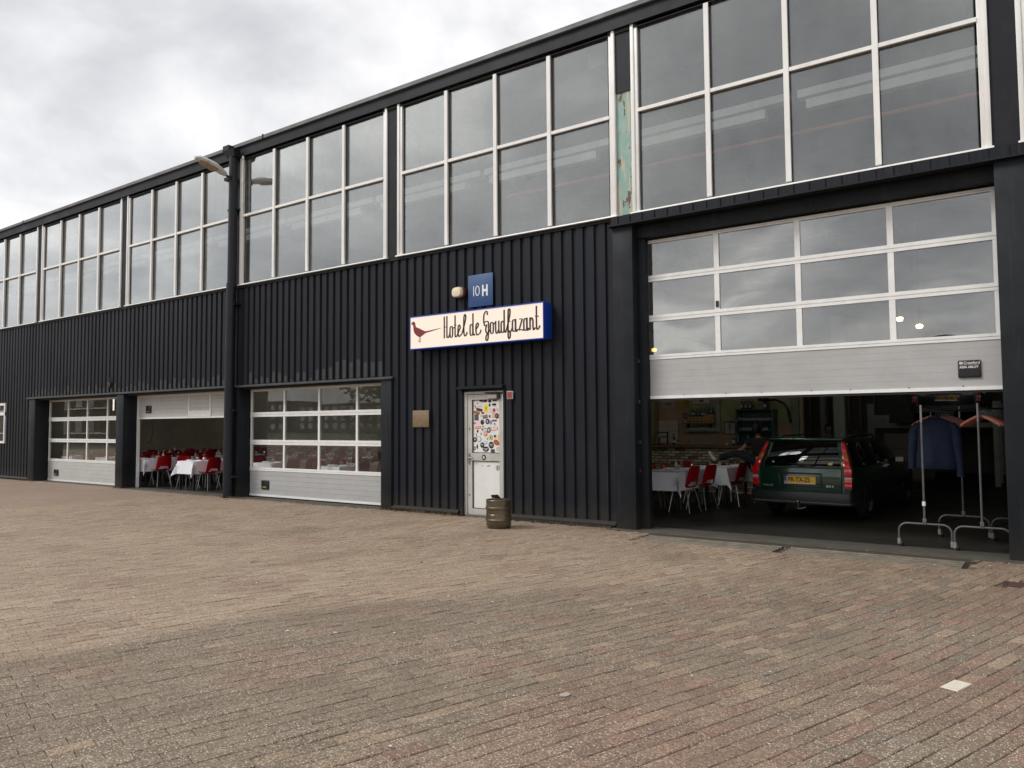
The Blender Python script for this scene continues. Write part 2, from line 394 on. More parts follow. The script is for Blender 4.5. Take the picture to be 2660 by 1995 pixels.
def paver_material(name, far=False):
    m, n, l = newmat(name)
    o = n.new('ShaderNodeOutputMaterial'); b = n.new('ShaderNodeBsdfPrincipled'); l.new(b.outputs[0], o.inputs[0])
    b.inputs['Roughness'].default_value = .82; b.inputs['Specular IOR Level'].default_value = .3
    g = n.new('ShaderNodeNewGeometry'); pos = g.outputs['Position']
    def nz(scale, det=3, rough=.6):
        t = n.new('ShaderNodeTexNoise'); t.inputs['Scale'].default_value = scale; t.inputs['Detail'].default_value = det; t.inputs['Roughness'].default_value = rough
        l.new(pos, t.inputs['Vector']); return t.outputs['Fac']
    def rng(f, a, b2, c=0, d=1):
        r = n.new('ShaderNodeMapRange'); r.inputs['From Min'].default_value = a; r.inputs['From Max'].default_value = b2
        r.inputs['To Min'].default_value = c; r.inputs['To Max'].default_value = d; l.new(f, r.inputs[0]); return r.outputs[0]
    def mixc(f, A, B, mode='MIX'):
        mm = n.new('ShaderNodeMix'); mm.data_type = 'RGBA'; mm.blend_type = mode
        if isinstance(f, (int, float)): mm.inputs['Factor'].default_value = f
        else: l.new(f, mm.inputs['Factor'])
        for k, q in (('A', A), ('B', B)):
            if isinstance(q, tuple): mm.inputs[k].default_value = (*q, 1)
            else: l.new(q, mm.inputs[k])
        return mm.outputs['Result']
    if far:
        mp = n.new('ShaderNodeMapping'); mp.vector_type = 'TEXTURE'; mp.inputs['Rotation'].default_value = (0, 0, rad(74)); l.new(pos, mp.inputs[0])
        br = n.new('ShaderNodeTexBrick'); l.new(mp.outputs[0], br.inputs['Vector'])
        br.inputs['Scale'].default_value = 1; br.inputs['Brick Width'].default_value = .212; br.inputs['Row Height'].default_value = .106
        br.inputs['Mortar Size'].default_value = .003; br.inputs['Color1'].default_value = (.33,.24,.18,1); br.inputs['Color2'].default_value = (.28,.21,.155,1)
        br.inputs['Mortar'].default_value = (.10,.07,.05,1); base = br.outputs['Color']
        base = mixc(rng(nz(.35), .4, .62, 0, .5), base, (.34,.25,.19))
    else:
        at = n.new('ShaderNodeAttribute'); at.attribute_name = 'Col'; oi = n.new('ShaderNodeObjectInfo')
        base = mixc(1.0, at.outputs['Color'], oi.outputs['Color'], 'MULTIPLY')
    base = mixc(rng(nz(38, 4, .7), .36, .66), mixc(1.0, base, (.74,.74,.75), 'MULTIPLY'), mixc(1.0, base, (1.2,1.18,1.14), 'MULTIPLY'))
    # moss and grime patches
    base = mixc(rng(nz(1.1, 6, .7), .55, .74, 0, .32), base, (.19,.155,.08))
    base = mixc(rng(nz(2.6, 6, .7), .60, .8, 0, .35), base, (.11,.082,.055))
    vo = n.new('ShaderNodeTexVoronoi'); vo.inputs['Scale'].default_value = 96; l.new(pos, vo.inputs['Vector'])
    sx = n.new('ShaderNodeSeparateColor'); l.new(vo.outputs['Color'], sx.inputs[0])
    sel = rng(sx.outputs[0], .44, .50); dd = rng(vo.outputs['Distance'], .55, .28)
    ml = n.new('ShaderNodeMath'); ml.operation = 'MULTIPLY'; l.new(sel, ml.inputs[0]); l.new(dd, ml.inputs[1])
    ml2 = n.new('ShaderNodeMath'); ml2.operation = 'MULTIPLY'; l.new(ml.outputs[0], ml2.inputs[0]); l.new(rng(nz(.9, 3), .35, .6, .45, .95), ml2.inputs[1])
    speck = mixc(sx.outputs[1], (.30,.25,.19), (.66,.60,.50))
    base = mixc(ml2.outputs[0], base, speck)
    sel2 = rng(sx.outputs[2], .72, .78); ml3 = n.new('ShaderNodeMath'); ml3.operation = 'MULTIPLY'; l.new(sel2, ml3.inputs[0]); l.new(dd, ml3.inputs[1])
    base = mixc(ml3.outputs[0], base, (.07,.055,.042))
    l.new(base, b.inputs['Base Color'])
    bp = n.new('ShaderNodeBump'); bp.inputs['Strength'].default_value = .6; bp.inputs['Distance'].default_value = .004
    l.new(vo.outputs['Distance'], bp.inputs['Height']); l.new(bp.outputs[0], b.inputs['Normal'])
    return m
MT['paver'] = paver_material('concrete_paver'); MT['paverfar'] = paver_material('concrete_paving_far', True)
MT['joint'] = P('joint_sand', (.115,.082,.05), .95, var=.4, vscale=3, dirt=.5, dcol=(.06,.06,.025))

ORD = ['first','second','third','fourth','fifth','sixth','seventh','eighth','ninth','tenth','eleventh','twelfth']

# ------------------------------------------------------------------ text helper
def text_mesh(txt, size, name, mat, extrude=.001, shear=0, xs=1.0, bold=0, weight=0, align='LEFT'):
    cu = bpy.data.curves.new(name, 'FONT'); cu.body = txt; cu.size = size; cu.extrude = extrude; cu.shear = shear
    cu.offset = weight; cu.align_x = align; cu.resolution_u = 3
    o = bpy.data.objects.new(name, cu); COL.objects.link(o)
    dg = bpy.context.evaluated_depsgraph_get()
    me = bpy.data.meshes.new_from_object(o.evaluated_get(dg))
    bpy.data.objects.remove(o); bpy.data.curves.remove(cu)
    # lie in the xz plane facing -y
    for v in me.vertices: v.co = Vector((v.co.x * xs, -v.co.z, v.co.y))
    me.materials.clear(); me.materials.append(mat); me.name = name
    return me
def put_text(txt, size, name, mat, parent, loc, rot=None, **k):
    me = text_mesh(txt, size, name, mat, **k)
    m = Matrix.Translation(loc) @ (rot if rot is not None else Matrix.Identity(4))
    me.transform(m)
    return link(name, me, parent)

# ================================================================== GROUND
A = rad(74); E1 = Vector((math.cos(A), math.sin(A))); E2 = Vector((math.sin(A), -math.cos(A)))
NX0, NX1, NY0, NY1 = -17.0, 2.4, -10.0, -0.06
DRAIN = (-4.84, -0.80, -0.88, -0.44)
def in_near(x, y):
    if not (NX0 < x < NX1 and NY0 < y < NY1): return False
    if DRAIN[0]-.02 < x < DRAIN[1]+.02 and y > -.90: return False
    if -5.7 < x < .6 and y > -.19: return False
    if x > -.52 and -1.75 < y < -1.42: return False       # manhole
    return True
def inview(x, y):
    d = Vector((x, y, 0)) - CAMP
    z = d.dot(fw)
    return z > .2 and abs(d.dot(rt)) < z * .70 + .4 and -d.dot(up) < z * .53 + .5
def zone_x(y):
    pts = [(-10, -6.6), (-8.3, -6.0), (-6.5, -5.5), (-5.1, -4.7), (-4.1, -3.85), (-2.5, -2.6), (0, -1.5)]
    for (a, b), (c, d) in zip(pts, pts[1:]):
        if y <= c: return b + (d - b) * (y - a) / (c - a)
    return -1.5
def sm(x, a, b):
    t = max(0, min(1, (x - a) / (b - a))); return t*t*(3-2*t)
def lerp(a, b, t): return tuple(a[i] + (b[i]-a[i]) * t for i in range(3))
def brick_col(x, y, R):
    n1 = noise.noise(Vector((x*.45, y*.45, 3))); n2 = noise.noise(Vector((x*1.3, y*1.3, 8))); n3 = noise.noise(Vector((x*.8, y*.8, 21)))
    grey = (.207, .161, .119); pink = (.330, .248, .180); beige = (.305, .225, .157); red = (.240, .146, .108); dark = (.13, .098, .072)
    am = .34 + .6*sm(y, -5.2, -3.0); t = sm(zone_x(y) - x + n1*am, -.06 - .5*am, .08 + .5*am)
    c = lerp(grey, pink, t)
    far = sm(y, -4.5, -1.0); c = lerp(c, lerp(beige, (.245,.175,.115), sm(x, -6, -2)), far * .7 * (1 - t*.6))
    q = sm(x + n1, -4.2, -2.2)                                # right half is more mixed
    r = R.random()
    if r < .16 * q + .02: c = lerp(c, beige, .75)
    elif r < .30 * q + .03: c = lerp(c, red, .7)
    elif r < .36 * q + .04: c = lerp(c, (.17,.145,.12), .5)
    if x > -2.6 and y < -5.0: c = lerp(c, red, .55 * sm(n3, -.35, .3))
    if n2 > .30: c = lerp(c, red, .35)
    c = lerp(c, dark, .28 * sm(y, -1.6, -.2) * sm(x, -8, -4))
    for x0_ in (-4.15, -2.55, -6.9):                             # faint tyre tracks towards the doors
        dtr = abs(x - (x0_ - .055*(y+.8)**2*.55 + .10*math.sin(y*1.3)))
        c = lerp(c, dark, .22 * (1 - sm(dtr, .05, .20)) * (.5 + .5*sm(n3, -.3, .3)))
    for sx_, sy_, sr_ in ((-1.9, -3.6, .30), (-5.6, -3.2, .22), (-3.3, -6.2, .16), (-9.5, -3.0, .45), (-.9, -2.7, .25), (-3.8, -1.9, .35)):
        q_ = math.hypot(x - sx_, (y - sy_)*.7) + .12*n2
        c = lerp(c, dark, .42 * (1 - sm(q_, sr_*.4, sr_*1.2)))
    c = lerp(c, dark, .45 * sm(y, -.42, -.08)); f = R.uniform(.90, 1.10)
    return tuple(v * f for v in c)

R0 = random.Random(5)
def brick_variant(k, l=.2096, wd=.1038):
    R = random.Random(100 + k); mb = MB(); h = .05; b = .0038
    def j(): return R.uniform(-.0012, .0012)
    top = [(-l/2+b+j(), -wd/2+b+j()), (l/2-b+j(), -wd/2+b+j()), (l/2-b+j(), wd/2-b+j()), (-l/2+b+j(), wd/2-b+j())]
    mid = [(-l/2+j(), -wd/2+j()), (l/2+j(), -wd/2+j()), (l/2+j(), wd/2+j()), (-l/2+j(), wd/2+j())]
    rings = [[(x, y, -h) for x, y in mid], [(x, y, -.0045) for x, y in mid], [(x, y, 0) for x, y in top]]
    mb.loft(rings); return mb
VARM = [brick_variant(k) for k in range(6)]
bricks = []
for r in range(-140, 190):
    for c in range(-70, 90):
        s_ = c * .2125 + (.106 if r % 2 else 0) + .012 * noise.noise(Vector((r*.9, 5.5, 0)))
        t_ = r * .1065
        x = E1.x*s_ + E2.x*t_ - 4.0; y = E1.y*s_ + E2.y*t_ - 5.0
        # slow drift of the courses, as laid by hand
        wv = .10*math.sin(s_*.55 + t_*.18) + .05*noise.noise(Vector((x*.35, y*.35, 1)))
        x += E2.x*wv; y += E2.y*wv
        if not in_near(x, y): continue
        ang = A - math.atan(.055*math.cos(s_*.55 + t_*.18)) + R0.gauss(0, .006)
        dz = .0018*R0.gauss(0, 1) + .006*noise.noise(Vector((x*.7, y*.7, 4)))
        dist = math.hypot(x - CAMP.x, y - CAMP.y) + (0 if inview(x, y) else 1000)
        bricks.append((dist, x, y, dz, ang, R0.gauss(0, .006), R0.gauss(0, .006), r, c))
bricks.sort()
yard = bpy.data.objects.new('pavement', None); COL.objects.link(yard); struct(yard); LOCS['pavement'] = Vector((0,0,0))
vm = []
for k, mb in enumerate(VARM):
    me = mb.mesh('brick', MT['paver'])
    ca = me.color_attributes.new('Col', 'FLOAT_COLOR', 'POINT')
    for d in ca.data: d.color = (1, 1, 1, 1)
    vm.append(me)
big = MB(); bcol = []
WT = (-0.621, -5.213)
wt_i = min(range(len(bricks)), key=lambda i: (bricks[i][1]-WT[0])**2 + (bricks[i][2]-WT[1])**2)
n_single = 0
for i, (dist, x, y, dz, ang, tx, ty, r, c) in enumerate(bricks):
    mt = Matrix.Translation((x, y, dz)) @ Matrix.Rotation(ang, 4, 'Z') @ Matrix.Rotation(tx, 4, 'X') @ Matrix.Rotation(ty, 4, 'Y')
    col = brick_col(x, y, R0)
    if i == wt_i:
        o = link('brick', vm[1], yard); o.matrix_basis = mt @ Matrix.Translation((0,0,.0015)); o.color = (1, 1, 1, 1)
        m2 = vm[1].copy(); m2.materials.clear(); m2.materials.append(P('white_glazed_brick', (.66,.60,.50), .6, var=.12, vscale=20, dirt=.5, dcol=(.4,.33,.25))); o.data = m2
        o['label'] = 'white painted brick'
        continue
    if n_single < 299:
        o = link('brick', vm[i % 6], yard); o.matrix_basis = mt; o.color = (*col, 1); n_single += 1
    else:
        mb = VARM[i % 6]; vs = [mt @ Vector(p) for p in mb.v]
        lim = -.962 if (DRAIN[0]-.02 < x < DRAIN[1]+.02) else (-.248 if -5.7 < x < .6 else -.058)
        if y > lim - .13:
            for v_ in vs: v_.y = min(v_.y, lim)               # bricks cut to the edge they meet
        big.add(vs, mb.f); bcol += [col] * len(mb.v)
me = bpy.data.meshes.new('brick'); me.from_pydata(big.v, [], big.f); me.materials.append(MT['paver'])
ca = me.color_attributes.new('Col', 'FLOAT_COLOR', 'POINT')
buf = []
for c in bcol: buf += [c[0], c[1], c[2], 1.0]
ca.data.foreach_set('color', buf)
o = link('paving_bricks', me, yard); o['kind'] = 'stuff'

mb = MB(); mb.add([(NX0-.1,-14,-.013),(NX1+.2,-14,-.013),(NX1+.2,.5,-.013),(NX0-.1,.5,-.013)], [(0,1,2,3)])
struct(mb.build('ground', MT['joint']))
mb = MB()
def sheet(x0, x1, y0, y1, z): mb.add([(x0,y0,z),(x1,y0,z),(x1,y1,z),(x0,y1,z)], [(0,1,2,3)])
sheet(-60, NX0, -40, .2, -.003); sheet(NX1, 30, -40, .2, -.003); sheet(NX0, NX1, -40, NY0, -.003)
struct(mb.build('yard_paving', MT['paverfar']))
mb = MB(); mb.add([(-2500,-2500,-.06),(2500,-2500,-.06),(2500,2500,-.06),(-2500,2500,-.06)], [(0,1,2,3)])
struct(mb.build('terrain', MT['grassfar']))
mb = MB(); mb.box(-300, 200, -62, -48, -.05, -.03); struct(mb.build('road', MT['asphalt']))

# threshold and drain in front of the open garage door
mb = MB(); mb.box(-5.62, .45, -.21, .42, -.05, .001); struct(mb.build('concrete_threshold', MT['concrete'], bevel=.006))
mb = MB(); mb.box(-5.62, .45, -.245, -.212, -.05, -.006); struct(mb.build('threshold_groove', MT['groove']))
mb = MB(); mb.box(-20.2, -10.7, -.10, .42, -.05, .002); struct(mb.build('concrete_sill', MT['concrete'], bevel=.004))
mb = MB(); mb.box(-4.90, -.72, -.452, -.25, -.05, -.001); struct(mb.build('drain_apron', MT['apron']))
for x0, x1 in ((-4.82, -2.87), (-2.83, -.83)):
    dr = thing('drain_grate', 'long concrete drain cover with two slots, %s before the open garage door' % ('left one' if x0 < -4 else 'right one'), 'drain cover', (x0, -.66, 0), 'drain covers at the garage threshold')
    mb = MB(); mb.box(x0, x1, -.90, -.455, -.08, -.012); mb.build('channel', MT['groove'], dr)  # shallow slot bottom, its dark colour stands in for the shade of depth
    for a, b in ((-.955, -.90), (-.835, -.755), (-.685, -.605), (-.540, -.475)):
        mb = MB(); mb.box(x0+.03, x1-.05, a, b, -.052 if a < -.9 else -.0118, .008); mb.build('slat', MT['drain'], dr, bevel=.006)
mh = thing('manhole_cover', 'dark rusty square manhole cover in the brick paving at the right edge', 'manhole cover', (-.1, -1.58, 0))
mb = MB(); mb.box(-.47, .45, -1.74, -1.43, -.04, -.006); mb.build('frame', P('rusty_iron', (.05,.03,.022), .7, var=.4, vscale=20, bump=.3), mh, bevel=.004)
mb = MB(); mb.box(-.42, .40, -1.70, -1.47, -.006, .001); mb.build('lid', P('rusty_iron_lid', (.07,.035,.025), .75, var=.4, vscale=25, bump=.4), mh, bevel=.003)

# dry weeds along the wall foot
def tuft_strip(spots, name):
    mb = MB(); R = random.Random(3)
    for (x0, x1, y, n) in spots:
        for _ in range(n):
            x = R.uniform(x0, x1); yy = y + R.gauss(0, .025); a = R.uniform(0, 6.28); h = R.uniform(.015, .06); ww = .004; l = R.uniform(.2, 1.0) * h
            dx, dy = math.cos(a), math.sin(a)
            mb.add([(x-dy*ww, yy+dx*ww, -.012), (x+dy*ww, yy-dx*ww, -.012), (x+dx*l, yy+dy*l, h)], [(0,1,2)])
    o = mb.build(name, MT['drygrass']); o['kind'] = 'stuff'; return o
tuft_strip([(-10.7, -8.7, -.11, 500), (-15.6, -14.6, -.2, 320), (-20.6, -20.2, -.1, 60), (-26.3, -25.2, -.1, 160), (-7.2, -5.8, -.12, 60), (-37, -26, -.12, 400), (-20.6, -10.7, -.14, 260), (-8.7, -7.7, -.1, 60), (-5.7, -5.3, -.3, 60)], 'dry_weeds')
mb = MB(); R = random.Random(8)
for _ in range(130):
    x = R.uniform(-9, 1.2); y = R.uniform(-8.0, -.3)
    if R.random() < .3: x = R.uniform(-3.2, -.4); y = R.uniform(-1.1, -.25)
    s_ = R.uniform(.004, .011); a = R.uniform(0, 3.1)
    c, d = math.cos(a)*s_, math.sin(a)*s_
    mb.add([(x-c, y-d, .004), (x+d, y-c, .004), (x+c*1.6, y+d*1.3, .004), (x-d, y+c, .009)], [(0,1,2,3)])
o = mb.build('litter_specks', MT['litter']); o['kind'] = 'stuff'
def leafbit(x, y, s_, col, label):
    R = random.Random(int(x*100)); pts = [(math.cos(k*.9)*s_*R.uniform(.5, 1), math.sin(k*.9)*s_*R.uniform(.5, 1)) for k in range(7)]
    mb = MB(); mb.prism(pts, 2, .004, .008); me = mb.mesh('paper_scrap', MT['objcol']); o = solo('paper_scrap', me, label, 'litter', (x, y, 0)); o.color = (*col, 1)
leafbit(-2.42, -6.72, .045, (.40,.33,.28), 'small pale scrap of paper lying on the bricks')
leafbit(-1.31, -7.55, .014, (.7,.12,.12), 'tiny pinkish red scrap lying near the lower edge')
leafbit(-4.60, -6.55, .022, (.5,.48,.42), 'small whitish splash on the grey bricks at centre')
leafbit(-6.10, -3.9, .018, (.12,.03,.025), 'small dark red dead leaf on the bricks left of centre')

# ================================================================== BUILDING
B = thing('warehouse_restaurant', 'long dark corrugated warehouse with white framed upper windows and roller doors', 'building', (0, 0, 0))
SILL, TOP, EAVE = 4.889, 7.864, 8.175
X0, WB, GAP = -5.2013, 5.0084, .282
LEFT_END = -37.0
PITCH = .205
def cladding(x0, x1, z0, z1, name='cladding_panel'):
    base = -10.186 - .158
    prof = []
    k0 = math.floor((x0 - base) / PITCH) - 1
    seq = [(0, 0), (.120, 0), (.134, .036), (.190, .036)]
    k = k0
    while base + k*PITCH < x1 + PITCH:
        for a, b in seq:
            prof.append((base + k*PITCH + a, b))
        k += 1
    def at(x):
        for (a, b), (c, d) in zip(prof, prof[1:]):
            if a <= x <= c: return b + (d-b)*(x-a)/(c-a)
        return 0
    pp = [(x0, at(x0))] + [p for p in prof if x0 < p[0] < x1] + [(x1, at(x1))]
    pp2 = pp + [(x1, .051), (x0, .051)]
    mb = MB(); mb.prism(pp2, 2, z0, z1)
    o = mb.build(name, MT['clad'], B)
    return o
cladding(-25.93, -15.50, 2.56, 4.80); cladding(-15.50, -10.36, 2.56, 4.80)
cladding(-10.36, -8.69, .06, 4.80); cladding(-8.69, -7.735, 2.30, 4.80); cladding(-7.735, -5.56, .06, 4.80)
mb = MB(); R = random.Random(31); k = 0
while -25.9 + k*PITCH < -10.4:
    x = -10.186 - .158 - (75 - k)*PITCH + .012; k += 1
    if x < -25.85 or x > -10.55 or -15.75 < x < -15.0: continue
    h = R.uniform(.10, .26) if R.random() < .8 else R.uniform(.02, .08)
    if x > -12.3: h += .12
    mb.box(x, x+.094, -.0012, .004, 2.575, 2.575 + h)
o = mb.build('faded_paint', MT['repaint'], B); o['kind'] = 'stuff'
cladding(-27.54, -25.93, .06, 4.80); cladding(-37, -27.54, 2.46, 4.80); cladding(-37, -27.54, .06, 1.13)
# short corrugated canopy strip over the garage
mb = MB()
x = -5.55
while x < .55:
    mb.box(x, min(x+.118, .55), -.10, .02, 4.712, 4.845); x += PITCH
mb.box(-5.55, .6, -.085, .03, 4.722, 4.846)
mb.build('canopy_strip', MT['clad'], B)
mb = MB(); mb.box(-5.60, .62, -.125, .02, 4.69, 4.712); mb.build('canopy_flashing', MT['post'], B)
# inner leaf of the wall behind the sheeting (with the openings left free)
mb = MB()
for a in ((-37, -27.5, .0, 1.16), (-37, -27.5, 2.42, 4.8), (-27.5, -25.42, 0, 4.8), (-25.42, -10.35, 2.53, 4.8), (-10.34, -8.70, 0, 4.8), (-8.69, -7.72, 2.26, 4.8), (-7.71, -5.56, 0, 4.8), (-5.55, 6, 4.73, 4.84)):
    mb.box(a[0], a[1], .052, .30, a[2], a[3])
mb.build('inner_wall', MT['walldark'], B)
# lintel flashings
for x0, x1, z in ((-25.98, -15.62, 2.54), (-15.42, -10.33, 2.535)):
    mb = MB(); mb.hexa([(x0,-.075,z-.035),(x1,-.075,z-.035),(x1,.03,z-.012),(x0,.03,z-.012),(x0,-.078,z-.015),(x1,-.078,z-.015),(x1,-.002,z+.022),(x0,-.002,z+.022)])
    mb.build('lintel_flashing', MT['lintel'], B)
for x0, x1, zt in ((-25.40, -20.585, 2.5), (-20.21, -15.50, 2.5), (-15.17, -10.63, 2.5)):
    mb = MB(); mb.box(x0, x1, .031, .36, zt - .04, zt + .035); mb.build('soffit', MT['post'], B)
# base flashings
for x0, x1 in ((-10.37, -8.72), (-7.66, -5.57), (-37, -25.83)):
    mb = MB(); mb.prism([(-.055, .035), (-.055, .052), (.0, .095), (.04, .095), (.04, .035)], 0, x0, x1)
    mb.build('base_flashing', MT['post'], B)
mb = MB(); mb.box(-7.72, -5.62, -.10, .04, -.04, .03); mb.build('plinth', MT['groove'], B, bevel=.005)
# posts between the doors
for x0, x1, y0, y1, zt in ((-25.81, -25.40, -.045, .40, 2.52), (-20.58, -20.215, -.045, .40, 2.52), (-15.47, -15.18, -.04, .34, 2.50),
                       (-10.63, -10.355, -.045, .34, 2.515), (-5.555, -5.215, -.05, .16, 4.70), (-5.40, -5.10, .161, .29, 4.70), (-.470, .50, -.05, .30, 4.71)):
    mb = MB(); mb.box(x0, x1, y0, y1, -.02, zt); mb.build('post', MT['post'], B, bevel=.004)
mb = MB(); mb.box(-5.22, -.47, .12, .29, 4.50, 4.70); mb.build('door_header', MT['post'], B)
mb = MB(); mb.box(.5, 7, -.03, .2, 0, 4.70); mb.build('wall_panel', MT['post'], B)
# bolts on the garage guide rail
for z in (2.55, 1.92, 1.30, .86):
    mb = MB(); mb.box(-5.213, -5.196, .10, .13, z, z+.05); mb.build('bolt', MT['steel'], B)

JB = thing('junction_box', 'small dark junction box on the cladding above the far left garage door', 'junction box', (-20.99, 0, 2.78))
m_ = MB(); m_.box(-21.06, -20.92, -.06, -.001, 2.70, 2.84); m_.build('case', MT['repaint'], JB, bevel=.008)
m_ = MB(); m_.tube([(-20.99, -.03, 2.842), (-20.99, -.03, 2.93), (-20.95, -.02, 2.97)], .012, 6); m_.build('cable', MT['black'], JB)
# fascia and roof edge
mb = MB(); mb.box(LEFT_END, 8, -.075, .15, TOP + .0, 8.085); mb.build('fascia', MT['fascia'], B)
mb = MB(); mb.box(LEFT_END, 8, -.035, .12, TOP - .06, TOP - .001); mb.build('fascia_underside', MT['fascia'], B)
x = LEFT_END
while x < 8:
    x2 = min(x + 3.0, 8)
    mb = MB(); mb.hexa([(x,-.125,8.087),(x2-.004,-.125,8.087),(x2-.004,.5,8.087),(x,.5,8.087),(x,-.12,8.165),(x2-.004,-.12,8.165),(x2-.004,.5,8.19),(x,.5,8.19)])
    mb.build('roof_cap', MT['cap'], B); x = x2
for xs_ in (-14.3, -26.4):
    mb = MB(); mb.box(xs_, xs_+.03, -.135, .1, 8.08, 8.18); mb.build('cap_joint', MT['fascia'], B)

# upper windows
def window(k):
    x0 = X0 + k*WB; x1 = x0 + WB - GAP
    f = MB(); fw_, y0, y1 = .10, -.045, .05
    f.box(x0, x0+fw_*.55, y0, y1, SILL, TOP); f.box(x1-fw_*.55, x1, y0, y1, SILL, TOP)
    f.box(x0+fw_*.55, x0+fw_*1.1, y0+.02, y1, SILL, TOP); f.box(x1-fw_*1.1, x1-fw_*.55, y0+.02, y1, SILL, TOP)
    f.box(x0+fw_*1.1, x1-fw_*1.1, y0+.01, y1, TOP-.05, TOP-.002)
    W = f.build('window', MT['frame'], B, bevel=.004)
    s_ = MB(); s_.hexa([(x0-.02,-.075,SILL-.035),(x1+.02,-.075,SILL-.035),(x1+.02,.05,SILL-.035),(x0-.02,.05,SILL-.035),(x0-.02,-.07,SILL-.012),(x1+.02,-.07,SILL-.012),(x1+.02,.05,SILL+.022),(x0-.02,.05,SILL+.022)])
    s_.build('sill', MT['frame'], W)
    ix0, ix1 = x0 + fw_*1.1, x1 - fw_*1.1; pw = (ix1 - ix0) / 4; zt = 6.475
    for i in range(4):
        a, b = ix0 + i*pw, ix0 + (i+1)*pw
        if i:
            m = MB(); m.box(a-.036, a+.036, y0-.004, y0+.03, SILL+.023, TOP-.06); m.box(a-.022, a+.022, y0+.03, y1, SILL+.023, TOP-.06); m.build('mullion', MT['frame'], W)
        ta, tb = a + (.037 if i else 0), b - (.037 if i < 3 else 0)
        m = MB(); m.box(ta, tb, y0+.006, y0+.03, zt-.027, zt+.027); m.box(ta, tb, y0+.031, y1, zt-.018, zt+.018); m.build('transom', MT['frame'], W)
        for z0, z1 in ((SILL+.02, zt-.018), (zt+.018, TOP-.05)):
            tilt = random.gauss(0, .0022); tz = random.gauss(0, .0028)
            g = MB(); g.hexa([(a+.02,.020+tilt,z0),(b-.02,.020-tilt,z0),(b-.02,.027-tilt,z0),(a+.02,.027+tilt,z0),(a+.02,.020+tilt+tz,z1),(b-.02,.020-tilt+tz,z1),(b-.02,.027-tilt+tz,z1),(a+.02,.027+tilt+tz,z1)])
            g.build('pane', MT['glass'], W)
            for ga, gb in ((a+.0205, a+.032), (b-.030, b-.0205)):
                q = MB(); q.box(ga, gb, .006, .0195, z0, z1); q.build('gasket', MT['black'], W)
    # pier to the right
    px0, px1 = x1 + .003, x1 + GAP - .003
    if k == -1:
        mb = MB(); mb.box(px0, px1, -.012, .1, 6.84, TOP); mb.build('pier', MT['fascia'], B)
        mb = MB(); mb.box(px0+.004, px1-.004, .004, .1, SILL-.03, 6.839); o = mb.build('pier', MT['teal'], B); o['label'] = 'bare turquoise pier with peeling rusty paint'
    else:
        mb = MB(); mb.box(px0, px1, -.012, .1, SILL-.03, TOP); mb.build('pier', MT['fascia'], B)
for k in range(-6, 2): window(k)
mb = MB(); mb.box(LEFT_END, 8, -.02, .1, 4.80, SILL-.036); mb.build('sill_flashing', MT['fascia'], B)

# far-left ground floor window
f = MB(); f.box(-31.5, -27.57, -.03, .05, 1.13, 1.20); f.box(-31.5, -27.57, -.03, .05, 2.35, 2.42); f.box(-31.5, -27.57, -.03, .05, 2.03, 2.13); f.box(-27.64, -27.57, -.028, .05, 1.2, 2.35)
W = f.build('window', MT['frame'], B)
for z0, z1 in ((1.2, 2.03), (2.13, 2.35)):
    g = MB(); g.box(-31.4, -27.6, .02, .027, z0, z1); g.build('pane', MT['glass'], W)

# sectional doors
def rail(mb, x0, x1, y, z0, z1):
    h = z1 - z0
    mb.box(x0, x1, y-.03, y+.02, z0, z0+h*.40); mb.box(x0, x1, y-.018, y+.02, z0+h*.40, z0+h*.52); mb.box(x0, x1, y-.03, y+.02, z0+h*.52, z1)
def pillow(mb, xa, xb, y, za, zb, b, sk):
    nx, nz = 14, 10
    def sheet_(yo, flip):
        vs = []
        for j in range(nz+1):
            for i in range(nx+1):
                u, v = -1+2*i/nx, -1+2*j/nz
                vs.append((xa+(xb-xa)*i/nx, y + yo - b*(1-u*u)*(1-v*v)*(1+sk*u), za+(zb-za)*j/nz))
        fs = [(j*(nx+1)+i, j*(nx+1)+i+1, (j+1)*(nx+1)+i+1, (j+1)*(nx+1)+i) for j in range(nz) for i in range(nx)]
        return vs, [f[::-1] for f in fs] if flip else fs
    v1, f1 = sheet_(0, False); v2, f2 = sheet_(.004, True); mb.add(v1, f1); mb.add(v2, f2)
